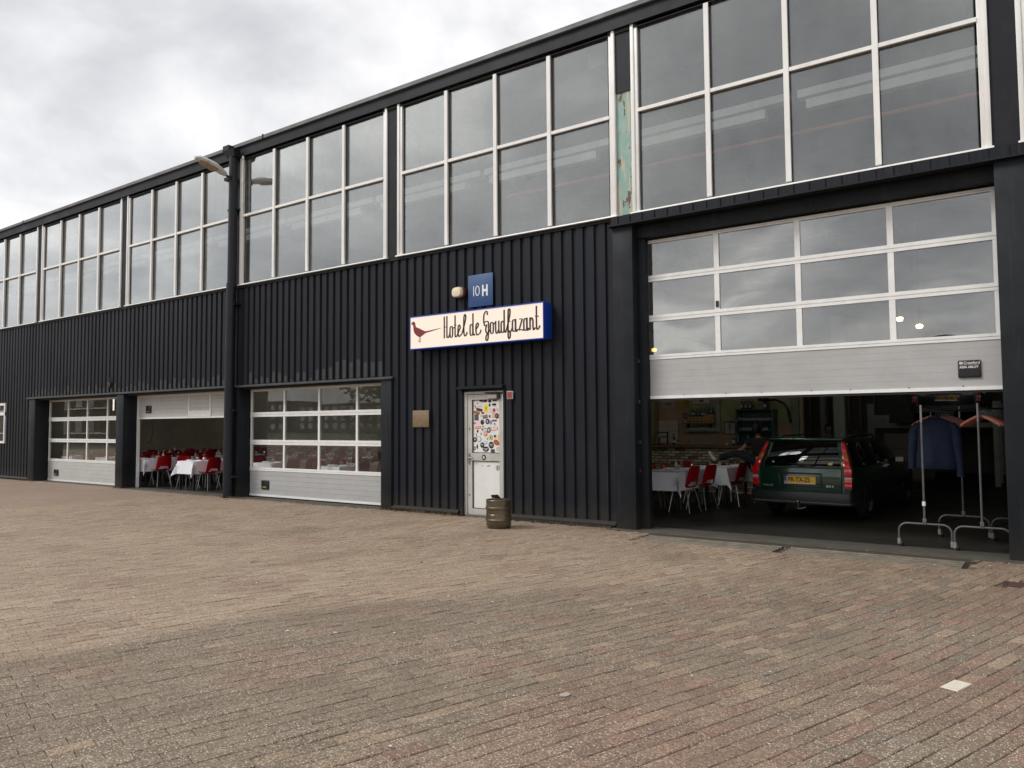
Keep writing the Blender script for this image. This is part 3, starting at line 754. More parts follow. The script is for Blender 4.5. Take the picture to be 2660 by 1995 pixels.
def sect_door(x0, x1, y, zb, zp, rails, ztop, cols, panel, handle, glass, mw=.055, ribs=5, gtxt=None, gd=.006):
    D = MB()
    # bottom panel with fine ribs
    zz = [zb + .045 + (zp - zb - .045) * i / ribs for i in range(ribs + 1)]
    prof = []
    for a, b in zip(zz, zz[1:]): prof += [(y-.020, a+gd*.6), (y-.020, b-gd*.6), (y-.020+gd, b)]
    prof = [(y+.02, zz[0])] + [(y-.014, zz[0])] + prof + [(y+.02, zz[-1])]
    D.prism(prof, 0, x0, x1)
    d = D.build('garage_door', MT[panel], B)
    m = MB(); m.box(x0, x1, y-.032, y+.02, zb, zb+.045); m.build('bottom_rail', MT['alu'], d)
    m = MB(); m.box(x0+.01, x1-.01, y-.02, y+.02, zb-.03, zb-.001); m.build('rubber_seal', MT['rubber'], d)
    rl = [(zp, zp+.075)] + rails + [(ztop-.05, ztop)]
    for a, b in rl:
        m = MB(); rail(m, x0, x1, y, a, b); m.build('rail', MT['alu'], d)
    for (a0, a1), (b0, b1) in zip(rl, rl[1:]):
        for i, cx_ in enumerate(cols):
            m = MB(); m.box(cx_-mw/2, cx_+mw/2, y-.027, y+.015, a1, b0); m.build('mullion', MT['alu'], d)
        for cL, cR in zip(cols, cols[1:]):
            g = MB()
            if glass == 'pglass': pillow(g, cL+mw/2, cR-mw/2, y-.006, a1, b0, random.choice((.001, .002, .0035, .006)), random.uniform(-.3, .3)); g.build('pane', MT[glass], d, smooth=True, ang=60)
            else: g.box(cL+mw/2, cR-mw/2, y-.006, y+.002, a1, b0); g.build('pane', MT[glass], d)
    if handle:
        hx0, hx1, hz0, hz1 = handle
        m = MB(); m.box(hx0, hx1, y-.045, y-.021, hz0, hz1); h = m.build('handle_plate', MT['black'], d, bevel=.008)
        m = MB(); m.box(hx0+.02, hx1-.02, y-.047, y-.0455, hz0+.02, hz0+(hz1-hz0)*.42); m.build('handle_recess', MT['rubber'], d)
        if gtxt: gtxt(d, hx0, hx1, hz0, hz1, y)
        else:
            put_text('ALPHA', .045, 'lettering', MT['yellow'], d, (hx0+.05, y-.0485, hz0+.035))
    return d
pc = 1.16
c0 = [-15.13 + .0, -13.955, -12.80, -11.64, -10.50]
sect_door(-15.165, -10.44, .30, .03, .605, [(1.195, 1.305), (1.828, 1.934)], 2.46, c0, 'panel', (-14.72, -14.46, .19, .39), 'dglass')
c1 = [-25.335, -24.15, -22.99, -21.835, -20.66]
sect_door(-25.37, -20.60, .38, .005, .60, [(1.18, 1.285), (1.815, 1.932)], 2.46, c1, 'panelw', (-24.94, -24.67, .165, .35), 'dglass')
# half-raised door
D = MB(); zz = [1.875 + .525*i/5 for i in range(6)]; prof = []
for a, b in zip(zz, zz[1:]): prof += [(.360, a+.004), (.360, b-.004), (.366, b)]
D.prism([(.40, zz[0]), (.366, zz[0])] + prof + [(.40, zz[-1])], 0, -20.205, -15.45)
d = D.build('garage_door', MT['panelw'], B)
for a, b in ((1.83, 1.875), (2.40, 2.46)):
    m = MB(); m.box(-20.205, -15.45, .348, .40, a, b); m.build('rail', MT['alu'], d)
m = MB(); m.box(-17.80, -17.755, .338, .359, 1.86, 2.44); m.box(-16.885, -16.84, .338, .359, 1.86, 2.47); m.box(-17.755, -16.885, .338, .359, 1.97, 2.01); m.box(-17.755, -16.885, .338, .359, 1.876, 1.90); m.build('hatch_frame', MT['alu'], d)
m = MB(); m.box(-17.755, -16.885, .3465, .3595, 1.901, 1.969); m.build('hatch_flap', MT['doorpanel'], d)
m = MB(); m.box(-19.79, -19.535, .335, .359, 1.985, 2.185); m.build('handle_plate', MT['black'], d, bevel=.008)
put_text('ALPHA', .042, 'lettering', MT['yellow'], d, (-19.74, .3335, 2.01))
m = MB(); m.box(-20.213, -20.17, .33, .40, 0, 2.46); m.build('guide_rail', MT['alu'], d)

def crawford(d, hx0, hx1, hz0, hz1, y):
    put_text('Crawford', .046, 'lettering', MT['white'], d, (hx0+.062, y-.047, hz1-.048), xs=.95, weight=.0006)
    put_text('ASSA ABLOY', .040, 'lettering', MT['white'], d, (hx0+.018, y-.047, hz1-.098), xs=.88, weight=.0008)
    m = MB(); m.box(hx0+.018, hx0+.052, y-.0475, y-.0465, hz1-.047, hz1-.020); m.build('emblem', MT['white'], d)
    m = MB(); m.box(hx0+.024, hx0+.046, y-.0485, y-.0476, hz1-.036, hz1-.031); m.build('emblem_bar', MT['black'], d)
    m = MB(); m.box(hx0+.018, hx1-.018, y-.0475, y-.0465, hz1-.058, hz1-.056); m.build('emblem_line', MT['white'], d)
c2 = [-5.145, -4.0, -2.833, -1.657, -.49]
gd = sect_door(-5.182, -.475, .30, 1.99, 2.60, [(3.195, 3.293), (3.822, 3.920)], 4.475, c2, 'panel', (-.942, -.699, 2.145, 2.36), 'pglass', mw=.075, ribs=6, gtxt=crawford, gd=.0018)
m = MB(); m.box(-4.018, -3.975, .258, .2725, 3.326, 3.415); m.build('door_sticker', MT['black'], gd)
for xs_ in (-4.55, -3.9, -3.38, -2.7, -2.2, -1.5, -.9):
    m = MB(); m.box(xs_, xs_+.012, .262, .2675, 2.036, 2.05); m.build('screw', MT['darkmetal'], gd)

# entrance door
D = MB(); yd = .065
D.box(-8.635, -8.575, yd-.02, .16, .0, 2.20); D.box(-7.80, -7.742, yd-.02, .16, 0, 2.20); D.box(-8.575, -7.80, yd-.02, .16, 2.155, 2.20)
ED = D.build('entrance_door', MT['door'], B, bevel=.004)
m = MB()
for a in ((-8.57, -8.47, .03, 2.145), (-7.868, -7.805, .03, 2.145), (-8.47, -7.868, 2.055, 2.145), (-8.47, -7.868, .975, 1.11), (-8.47, -7.868, .03, .13)):
    m.box(a[0], a[1], yd, yd+.05, a[2], a[3])
m.build('door_leaf', MT['door'], ED)
for z0, z1 in ((1.113, 2.052), (.133, .972)):
    m = MB(); m.box(-8.467, -7.871, yd+.022, yd+.04, z0, z1); m.build('door_panel', MT['doorpanel'], ED)
m = MB()
for z0, z1 in ((1.113, 2.052), (.133, .972)): m.box(-8.4665, -8.455, yd+.004, yd+.0215, z0, z1); m.box(-8.455, -7.871, yd+.004, yd+.0215, z0, z0+.008); m.box(-8.455, -7.871, yd+.004, yd+.0215, z1-.008, z1)
m.build('door_gasket', MT['darkmetal'], ED)
m = MB(); m.box(-8.56, -7.80, -.0, .15, -.02, .028); m.build('doorstep', MT['steel'], ED)
m = MB(); m.box(-8.52, -8.43, yd-.055, yd-.04, 1.02, 1.04); m.tube([(-8.53, yd, 1.03), (-8.53, yd-.05, 1.03), (-8.43, yd-.055, 1.02)], .010); m.box(-8.55, -8.515, yd-.008, yd, .93, 1.10); m.build('door_handle', MT['chrome'], ED)
for z in (1.52, .90, .35):
    m = MB(); m.box(-8.535, -8.52, yd-.006, yd, z, z+.03); m.build('keyhole', MT['black'], ED)
m = MB(); m.box(-8.10, -7.87, yd-.03, yd-.001, 2.075, 2.135); m.build('closer_body', MT['door'], ED, bevel=.004)
m = MB(); m.box(-7.90, -7.84, yd-.033, yd-.001, 2.06, 2.14); m.build('closer_end', MT['darkmetal'], ED)
m = MB(); m.tube([(-8.15, yd-.04, 2.17), (-7.80, yd-.05, 2.165), (-7.76, yd-.02, 2.15)], .010); m.build('closer_arm', MT['darkmetal'], ED)
m = MB(); m.box(-8.69, -8.64, .0, .2, .0, 2.23); m.box(-7.735, -7.70, .0, .06, .1, 2.23); m.box(-8.64, -7.74, .06, .2, 2.205, 2.26); m.build('door_jamb', MT['post'], ED)
m = MB(); m.hexa([(-8.72,-.075,2.245),(-7.70,-.075,2.245),(-7.70,.02,2.262),(-8.72,.02,2.262),(-8.72,-.075,2.283),(-7.70,-.075,2.283),(-7.70,.02,2.305),(-8.72,.02,2.305)]); m.build('door_hood', MT['post'], ED)

# stickers: x,y in pixels of the enlarged photograph, size, shape, colours
SX = lambda px: -8.468 + (px - 155) / 590 * .599
SZ = lambda py: 2.051 - (py - 170) / 1120 * .936
K = (.01,.01,.01); Wc = (.75,.74,.7)
stk = [(345,200,80,60,'r',(.10,.02,.015)),(430,197,78,50,'r',(.02,.012,.01)),(530,205,70,60,'o',K),(528,285,42,70,'o',K),(638,190,95,38,'r',(.06,.06,.03)),
 (300,240,140,55,'r',(.70,.69,.66)),(255,238,30,18,'o',K),(205,293,30,36,'o',(.6,.1,.12)),(222,330,32,40,'o',(.6,.12,.1)),(315,312,115,30,'r',(.45,.45,.5)),
 (448,358,98,175,'r',(.78,.66,.06)),(448,350,34,80,'o',(.45,.4,.05)),(625,275,85,40,'r',(.04,.04,.04)),(625,305,80,14,'r',(.5,.5,.5)),(545,395,55,100,'r',(.62,.62,.6)),
 (622,395,62,82,'o',(.45,.03,.1)),(690,385,62,90,'o',(.55,.55,.52)),(303,380,135,62,'r',(.08,.02,.06),-.2),(243,440,135,62,'r',(.30,.12,.03),-.22),(375,450,75,48,'o',(.5,.01,.01)),
 (238,540,95,135,'r',(.09,.085,.07)),(343,508,38,46,'o',(.25,.5,.42)),(430,530,110,80,'r',(.18,.18,.17),.15),(526,520,44,60,'o',(.35,.01,.03)),(612,500,70,120,'r',(.6,.42,.36)),
 (685,515,82,116,'o',(.03,.015,.01)),(685,515,46,60,'o',(.4,.1,.03)),(365,645,84,112,'o',K),(365,620,70,50,'o',(.14,.02,.1)),(478,630,90,116,'o',K),(478,630,30,60,'o',(.5,.5,.5)),
 (548,650,66,92,'o',(.25,.25,.42)),(630,610,110,46,'r',(.5,.5,.5)),(630,612,88,24,'r',(.05,.05,.06)),(632,690,60,70,'o',(.7,.72,.75)),(634,680,32,36,'o',(.05,.12,.35)),
 (198,665,56,50,'o',(.35,.2,.25)),(265,655,80,110,'r',(.72,.60,.66)),(270,758,140,58,'r',(.75,.19,.12),.1),(270,758,110,12,'r',(.8,.7,.62),.1),(383,735,42,50,'d',(.06,.05,.05)),
 (370,800,60,70,'d',(.25,.12,.12)),(428,780,40,50,'d',(.1,.1,.1)),(535,742,34,44,'o',(.6,.6,.35)),(632,782,140,72,'r',(.75,.2,.2),.12),(632,782,120,50,'r',(.75,.6,.56),.12),
 (505,812,88,118,'o',K),(505,812,40,56,'r',(.5,.55,.6)),(262,835,44,60,'o',(.04,.04,.03)),(335,895,56,80,'d',(.22,.45,.38)),(434,887,92,116,'o',(.68,.2,.14)),(434,887,60,70,'o',(.75,.45,.36)),
 (236,918,22,90,'r',(.25,.25,.25),.22),(640,938,62,86,'o',(.6,.6,.6)),(640,938,44,60,'o',K),(716,962,38,106,'r',(.72,.52,.04)),(548,968,90,114,'o',(.09,.07,.02)),(548,968,78,100,'o',(.7,.6,.14)),
 (548,968,30,50,'r',(.2,.16,.05)),(205,1015,82,106,'o',K),(205,1010,46,50,'d',(.6,.6,.6)),(297,1002,88,112,'o',K),(297,1002,74,96,'o',Wc),(297,1000,40,50,'d',K),
 (476,995,20,34,'r',(.1,.06,.05)),(440,1075,64,70,'r',(.25,.5,.75)),(440,1075,46,50,'r',(.5,.68,.8)),(670,1070,136,112,'o',(.55,.06,.03),-.5),(668,1068,80,58,'o',(.3,.16,.03),-.5),
 (363,1127,90,116,'o',K),(363,1120,56,30,'r',(.35,.35,.33),-.4),(558,1125,112,142,'o',K),(558,1110,76,22,'r',(.35,.33,.3)),(558,1140,70,18,'r',(.3,.3,.28)),
 (440,1212,134,114,'o',K),(440,1205,90,22,'r',(.4,.4,.38)),(440,1232,50,20,'r',(.4,.4,.38)),(702,1205,76,96,'o',(.5,.5,.48)),(590,1245,82,66,'r',(.05,.05,.045)),
 (412,1385,92,118,'o',K),(412,1385,46,56,'r',(.5,.5,.48)),(693,1600,82,112,'o',(.03,.05,.04)),(693,1600,60,86,'o',(.6,.62,.6)),(693,1600,26,60,'o',(.1,.12,.1)),(360,1562,18,22,'o',K)]
lev = {}
for i, q in enumerate(stk):
    px, py, sw, sh, shp, c = q[:6]; rot = q[6] if len(q) > 6 else 0
    X, Z = SX(px), SZ(py); hw, hh = sw/590*.599/2, sh/1120*.936/2
    inner = any(abs(px-p[0]) < p[2]*.5 and abs(py-p[1]) < p[3]*.5 and sw < p[2] and sh < p[3] for p in stk[:i])
    yb = yd + (.0215 if (1.113 < Z < 2.05 or Z < .97) else -.0005)
    yy = yb - .0006 - .0004*(i % 9) - (.004 if inner else 0)
    if shp == 'r': pts = [(-hw,-hh),(hw,-hh),(hw,hh),(-hw,hh)]
    elif shp == 'o': pts = [(hw*math.cos(t*math.pi/9), hh*math.sin(t*math.pi/9)) for t in range(18)]
    else:
        R = random.Random(i); pts = [(hw*math.cos(t*math.pi/5)*(1 if t % 2 else R.uniform(.35, .7)), hh*math.sin(t*math.pi/5)*(1 if t % 2 else R.uniform(.35, .7))) for t in range(10)]
    pts = [(X + a*math.cos(rot) - b*math.sin(rot), Z + a*math.sin(rot) + b*math.cos(rot)) for a, b in pts]
    m = MB(); m.add([(a, yy, b) for a, b in pts] + [(a, yb, b) for a, b in pts], [tuple(range(len(pts)))[::-1]] + [(j, (j+1) % len(pts), len(pts)+(j+1) % len(pts), len(pts)+j) for j in range(len(pts))])
    o = m.build('sticker', MT['objcol'] if inner or sum(c) > 1.2 else MT['objcolvar'], ED); o.color = (*c, 1)
put_text('4', .125, 'sticker_lettering', MT['black'], ED, (SX(232), yd+.018, SZ(1210)), xs=.62, weight=.003)
put_text('U', .085, 'sticker_lettering', MT['black'], ED, (SX(177), yd+.018, SZ(1228)), xs=.7, weight=.003)
put_text('DIK', .045, 'sticker_lettering', MT['black'], ED, (SX(586), yd+.014, SZ(290)), xs=1.0, weight=.001)
put_text('v/13', .040, 'sticker_lettering', MT['darkmetal'], ED, (SX(465), yd+.020, SZ(1578)), xs=1.0)

# drainpipe with hopper
PX = -15.35
m = MB(); m.tube([(PX+.05, -.16, 7.9), (PX+.03, -.16, 4.7)], .100, 14); dp = m.build('drainpipe', MT['pipe'], B, smooth=True)
m = MB(); m.tube([(PX+.02, -.16, 4.9), (PX-.02, -.16, 0)], .112, 14); m.build('pipe_sleeve', MT['pipe'], dp, smooth=True)
m = MB(); m.hexa([(PX-.08,-.25,7.84),(PX+.20,-.25,7.84),(PX+.20,-.04,7.84),(PX-.08,-.04,7.84),(PX-.20,-.30,8.0),(PX+.24,-.30,8.0),(PX+.24,-.14,8.0),(PX-.20,-.14,8.0)])
m.box(PX-.19, PX+.03, -.29, -.14, 8.0, 8.12); m.build('hopper', MT['fascia'], dp)
for z in (1.95, .45, 4.4, 6.6):
    m = MB(); m.box(PX-.14, PX+.16, -.18, .0, z, z+.05); m.build('pipe_bracket', MT['fascia'], dp)
m = MB(); m.tube([(PX+.27, -.06, 7.85), (PX+.26, -.06, 6.55)], .018, 8)
for z in (7.8, 7.25, 6.75): m.tube([(PX+.265, -.06, z), (PX+.265, -.06, z+.06)], .030, 8)
m.build('conduit', MT['beam'], dp)

# interior shell of the building
m = MB(); m.box(LEFT_END, 8, .305, 17.2, 8.02, 8.2); m.box(LEFT_END, 8, .15, .305, 8.02, 8.2); m.build('roof', MT['ceil'], B)
m = MB(); m.box(LEFT_END, 8, 17, 17.2, 0, 8.02); m.build('back_wall', MT['walldark'], B)
m = MB(); m.box(LEFT_END-.2, LEFT_END, 0, 17.2, 0, 8.2); m.box(7, 7.2, .2, 17, 0, 8.02); m.build('end_wall', MT['walldark'], B)
m = MB(); m.box(-9.35, -9.2, .31, 17, 0, 4.2); m.build('partition_wall', MT['wall'], B)
m = MB(); m.box(-33.2, -33.05, .31, 12, 0, 4.2); m.build('partition_wall', MT['wall'], B)
m = MB(); m.box(-33.05, -9.35, 12, 12.15, 0, 4.2); m.build('partition_wall', MT['wall'], B)
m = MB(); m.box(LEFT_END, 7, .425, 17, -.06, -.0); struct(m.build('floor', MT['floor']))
m = MB(); m.box(LEFT_END, -5.63, .055, .424, -.06, .001); struct(m.build('floor_edge', MT['concrete']))
for x in range(-36, 8, 5):
    m = MB(); m.box(x-.15, x+.15, .31, 17, 7.55, 7.95); m.build('roof_beam', MT['cream'], B)

# ================================================================== SIGNS AND FITTINGS
SGX, SGZ, SGY = -9.672, 3.0, -.25
SG = thing('light_box_sign', 'long lit sign box with blue edges, red pheasant and dark lettering above the door', 'sign', (-8.2, 0, 3.3))
m = MB(); m.box(SGX, -6.718, SGY+.004, -.005, 3.004, 3.614); m.build('box', MT['blue'], SG, bevel=.012)
m = MB(); 
for a in ((SGX-.002, -6.716, 3.0, 3.018), (SGX-.002, -6.716, 3.596, 3.616)): m.box(a[0], a[1], SGY-.012, SGY+.003, a[2], a[3])
for a in ((SGX-.002, SGX+.014), (-6.732, -6.716)): m.box(a[0], a[1], SGY-.012, SGY+.003, 3.0182, 3.5958)
m.build('edge_trim', MT['blue'], SG)
m = MB(); m.box(SGX+.014, -6.732, SGY-.004, SGY+.002, 3.018, 3.596); m.build('lit_face', MT['signface'], SG)
# hand drawn lettering: strokes as ribbons. bl baseline, xh x-height, cp cap height (in sign coordinates)
bl, xh, cp, ds = .165, .375, .55, .055
def ribbon(mb, pts, w0, y):
    n = len(pts); Lf = []; Rt = []
    for i, p in enumerate(pts):
        a = Vector(pts[max(i-1, 0)]); b = Vector(pts[min(i+1, n-1)]); t = (b - a).normalized()
        # a broad vertical nib: verticals thick, horizontals thin
        wv = w0 * (.45 + .55*abs(t.y)); nn = Vector((-t.y, t.x)) * wv/2
        Lf.append((p[0]+nn.x, p[1]+nn.y)); Rt.append((p[0]-nn.x, p[1]-nn.y))
    vs = [(SGX+x, y, SGZ+z) for x, z in Lf + Rt] + [(SGX+x, y+.0012, SGZ+z) for x, z in Lf + Rt]
    fs = [(i, i+1, n+i+1, n+i) for i in range(n-1)] + [(2*n+i, 2*n+n+i, 2*n+n+i+1, 2*n+i+1) for i in range(n-1)]
    mb.add(vs, fs)
def curve(pts, k=8):
    # Catmull-Rom through the points
    P_ = [pts[0]] + list(pts) + [pts[-1]]; o = []
    for i in range(1, len(P_) - 2):
        p0, p1, p2, p3 = [Vector(q) for q in P_[i-1:i+3]]
        for j in range(k):
            t = j / k
            o.append(tuple(.5*((2*p1) + (-p0+p2)*t + (2*p0-5*p1+4*p2-p3)*t*t + (-p0+3*p1-3*p2+p3)*t*t*t)))
    o.append(tuple(pts[-1])); return o
def bowl(x0, x1, z0, z1):   # narrow closed oval
    cx_, r_ = (x0+x1)/2, (x1-x0)/2
    return curve([(cx_, z1), (x0, z1-r_*1.1), (x0, z0+r_*1.1), (cx_, z0), (x1, z0+r_*1.1), (x1, z1-r_*1.1), (cx_, z1)])
def letters():
    G = []
    T = .020
    def st(*s): G.append(list(s))
    # H
    st([( .832, bl-.008), (.832, cp)], [(.893, bl), (.893, cp+.004)], [(.835, .36), (.893, .36)], curve([(.893, bl+.10), (.897, bl+.02), (.925, bl), (.948, .20)]))
    # o
    st(bowl(.968, 1.022, bl, .36), curve([(1.018, .34), (1.035, .325), (1.052, .335)]), curve([(.948, .20), (.962, .24), (.968, .27)]))
    # t
    st(curve([(1.083, cp), (1.083, bl+.05), (1.098, bl), (1.128, bl+.02), (1.140, .21)]), [(1.058, xh), (1.116, xh)], [(1.052, .335), (1.083, .33)])
    # e
    st(curve([(1.140, .21), (1.175, .275), (1.200, .33), (1.178, .372), (1.152, .33), (1.150, .23), (1.170, bl+.003), (1.205, bl+.02), (1.240, .215)]))
    # l
    st(curve([(1.240, .215), (1.285, .34), (1.325, .48), (1.312, .545), (1.285, .50), (1.280, .30), (1.288, .20), (1.312, bl), (1.345, .20), (1.353, .235)]))
    # d
    st(bowl(1.424, 1.478, bl, .36), curve([(1.486, cp), (1.486, .25), (1.494, bl+.02), (1.512, bl), (1.526, .185)]))
    # e
    st(curve([(1.546, .26), (1.585, .30), (1.605, .34), (1.588, .372), (1.556, .335), (1.552, .23), (1.575, bl), (1.615, bl+.012), (1.645, .20), (1.662, .25)]))
    # G with looped tail
    st(curve([(1.800, .49), (1.795, .545), (1.765, .555), (1.728, .50), (1.722, .40), (1.735, .33), (1.765, .305), (1.79, .33)]),
       curve([(1.742, .37), (1.785, .385), (1.822, .36), (1.826, .25), (1.815, .10), (1.795, .052), (1.768, .075), (1.775, .13), (1.815, .19), (1.860, .23)]),
       curve([(1.79, .33), (1.765, .25), (1.778, .19), (1.806, .175)]))
    # o
    st(bowl(1.868, 1.924, bl, .36), curve([(1.918, .34), (1.94, .325), (1.965, .345)]))
    # u
    st(curve([(1.978, xh), (1.978, .23), (1.990, bl), (2.018, bl+.008), (2.038, .22)]), curve([(2.044, xh), (2.044, .22), (2.054, bl), (2.078, bl+.012), (2.092, .20)]))
    # d
    st(bowl(2.096, 2.150, bl, .36), curve([(2.158, cp), (2.158, .25), (2.166, bl+.02), (2.182, bl), (2.20, .19)]))
    # f with loops
    st(curve([(2.200, .19), (2.235, .30), (2.272, .44), (2.278, .535), (2.255, .552), (2.240, .50), (2.238, .25), (2.240, .09), (2.258, .052), (2.280, .09), (2.278, .15), (2.250, .19)]), [(2.225, .34), (2.290, .345)])
    # a
    st(bowl(2.330, 2.386, bl, .365), curve([(2.394, xh), (2.394, .23), (2.404, bl), (2.426, bl+.012), (2.440, .20)]), curve([(2.278, .15), (2.31, .20), (2.330, .24)]))
    # z
    st([(2.462, .365), (2.530, .365)], [(2.528, .362), (2.462, .178)], curve([(2.460, .176), (2.50, .186), (2.545, .172), (2.556, .19)]))
    # a
    st(bowl(2.562, 2.616, bl, .365), curve([(2.624, xh), (2.624, .23), (2.633, bl), (2.652, bl+.015), (2.664, .20)]))
    # n
    st([(2.684, bl), (2.684, xh)], curve([(2.686, .31), (2.708, .362), (2.732, .350), (2.742, .30), (2.742, .22), (2.752, bl), (2.772, bl+.012), (2.786, .20)]))
    # t
    st(curve([(2.812, cp+.004), (2.812, bl+.06), (2.826, bl), (2.858, bl+.02), (2.880, .225)]), [(2.780, .385), (2.862, .378)])
    return G
dy = 0
for g in letters():
    mb = MB()
    for s_ in g:
        if len(s_) == 2:
            a, b = s_; s_ = [(a[0] + (b[0]-a[0])*i/4, a[1] + (b[1]-a[1])*i/4) for i in range(5)]
        dy += 1; ribbon(mb, s_, .0325, SGY - .0062 - .00004 * dy)
    mb.build('lettering', MT['letter'], SG)
bp_ = [(0.027,0.478),(0.050,0.502),(0.064,0.517),(0.092,0.523),(0.118,0.508),(0.133,0.485),(0.134,0.462),(0.148,0.420),(0.190,0.400),(0.238,0.383),(0.302,0.352),(0.37,0.322),(0.43,.324),(0.493,0.328),(0.62,0.341),(0.745,0.352),(0.77,0.352),(0.70,.338),(0.576,0.318),(0.47,.302),(0.387,0.288),(0.334,0.262),(0.285,0.235),(0.242,0.222),(0.185,0.245),(0.124,0.292),(0.100,.33),(0.090,0.370),(0.085,0.419),(0.082,0.450),(.060,.468)]
m = MB(); n_ = len(bp_); m.add([(SGX+x, SGY-.008, SGZ+z) for x, z in bp_] + [(SGX+x, SGY-.0045, SGZ+z) for x, z in bp_], [tuple(range(n_))] + [(i, (i+1) % n_, n_+(i+1) % n_, n_+i) for i in range(n_)])
m.build('pheasant_emblem', MT['bird'], SG)
m = MB()
for q in ([(.228,.232),(.232,.19),(.226,.16),(.205,.145)], [(.226,.16),(.238,.138)], [(.258,.230),(.264,.18),(.252,.145),(.236,.124)], [(.252,.145),(.268,.13)], [(.252,.145),(.232,.150)]):
    dy += 1; ribbon(m, q, .010, SGY - .0065 - .00004*dy)
m.build('pheasant_legs', MT['bird'], SG)

HN = thing('house_number_plate', 'square blue plate reading 10H fixed on the dark wall above the lit sign', 'sign', (-8.19, 0, 3.98))
m = MB(); m.box(-8.467, -7.918, -.034, -.028, 3.702, 4.275); m.build('plate', MT['blue2'], HN, bevel=.002)
m = MB(); m.box(-8.30, -8.26, -.028, -.001, 3.71, 4.26); m.box(-8.12, -8.08, -.028, -.001, 3.71, 4.26); m.build('mounting_bar', MT['steel'], HN)
put_text('1', .272, 'lettering', MT['white'], HN, (-8.398, -.0365, 3.892), xs=.85, weight=-.0035)
put_text('0', .272, 'lettering', MT['white'], HN, (-8.318, -.0365, 3.892), xs=.92, weight=-.0035)
put_text('H', .262, 'lettering', MT['white'], HN, (-8.158, -.0365, 3.889), xs=.72, weight=.011)

LP = thing('wall_lamp', 'small rounded cream wall lamp with brown back next to the blue number plate', 'lamp', (-8.66, 0, 3.99))
m = MB()
def rsq(r, y, c=(-8.66, 3.99), pw=3.2, sx=1, sz=.82):
    o = []
    for i in range(24):
        t = i/24*2*math.pi; a, b = math.cos(t), math.sin(t)
        q = (abs(a)**pw + abs(b)**pw) ** (-1/pw); o.append((c[0]+a*q*r*sx, y, c[1]+b*q*r*sz))
    return o
m.loft([rsq(.125, -.005), rsq(.128, -.07), rsq(.110, -.085)]); m.build('back', MT['brown'], LP, smooth=True)
m = MB(); m.loft([rsq(.112, -.086), rsq(.112, -.12), rsq(.095, -.145), rsq(.04, -.155)]); m.build('cover', MT['lampglass'], LP, smooth=True)

PL = thing('brass_plaque', 'square plain brown metal plaque on the dark corrugated wall left of the entrance door', 'plaque', (-9.6, 0, 1.73))
m = MB(); m.box(-9.806, -9.401, -.040, -.032, 1.574, 1.885); m.build('plate', MT['brass'], PL, bevel=.003)
m = MB()
for i in range(9):
    if i == 4: continue
    m.box(-9.74 + i*.031, -9.722 + i*.031, -.0412, -.0402, 1.815, 1.835)
for i in range(5): m.box(-9.655 + i*.018, -9.645 + i*.018, -.0412, -.0402, 1.62 + (i % 2)*.004, 1.645)
m.build('engraving', P('engraved_brass', (.27,.21,.13), .5), PL)
m = MB(); m.box(-9.72, -9.68, -.032, -.001, 1.6, 1.86); m.box(-9.52, -9.48, -.032, -.001, 1.6, 1.86); m.build('bracket', MT['darkmetal'], PL)

NP = thing('house_number_sign', 'small faded red enamel number 51 plate right of the entrance door', 'sign', (-7.57, 0, 2.1))
m = MB(); m.box(-7.640, -7.511, -.020, -.012, 2.045, 2.182); m.build('rim', MT['door'], NP, bevel=.002)
m = MB(); m.box(-7.630, -7.521, -.024, -.0205, 2.055, 2.172); m.build('plate', MT['redplate'], NP)
put_text('51', .085, 'lettering', P('dull_red_brown', (.12,.03,.03), .6), NP, (-7.622, -.0255, 2.085), xs=.9, weight=.001)
m = MB(); m.box(-7.60, -7.55, -.012, 0, 2.06, 2.17); m.build('backing', MT['darkmetal'], NP)

# lamp on the drainpipe, reaching out over the yard
SL = thing('outdoor_lamp', 'off-white lamp head on a short arm fixed high on the dark drainpipe', 'lamp', (PX, -.2, 7.4))
def oval(cx_, y, cz, hx, hz, n=12):
    return [(cx_ + hx*math.cos(2*math.pi*i/n), y, cz + hz*math.sin(2*math.pi*i/n)) for i in range(n)]
lx = PX - .02
m = MB(); m.loft([oval(lx, -.32, 7.425, .055, .05), oval(lx, -.42, 7.46, .10, .075), oval(lx, -.62, 7.535, .135, .085), oval(lx, -.88, 7.585, .135, .075), oval(lx, -1.02, 7.61, .115, .06), oval(lx, -1.09, 7.61, .05, .03)])
m.build('housing', MT['lamphead'], SL, smooth=True)
m = MB(); m.loft([oval(lx, -.56, 7.47, .09, .04), oval(lx, -.64, 7.475, .118, .058), oval(lx, -.86, 7.53, .118, .055), oval(lx, -.99, 7.57, .08, .04)]); m.build('lens', MT['lamplens'], SL, smooth=True)
m = MB(); m.tube([(lx, -.16, 7.34), (lx, -.25, 7.38), (lx, -.36, 7.44)], .028, 8); m.box(lx-.12, lx+.12, -.28, -.05, 7.30, 7.37); m.build('arm', MT['fascia'], SL)

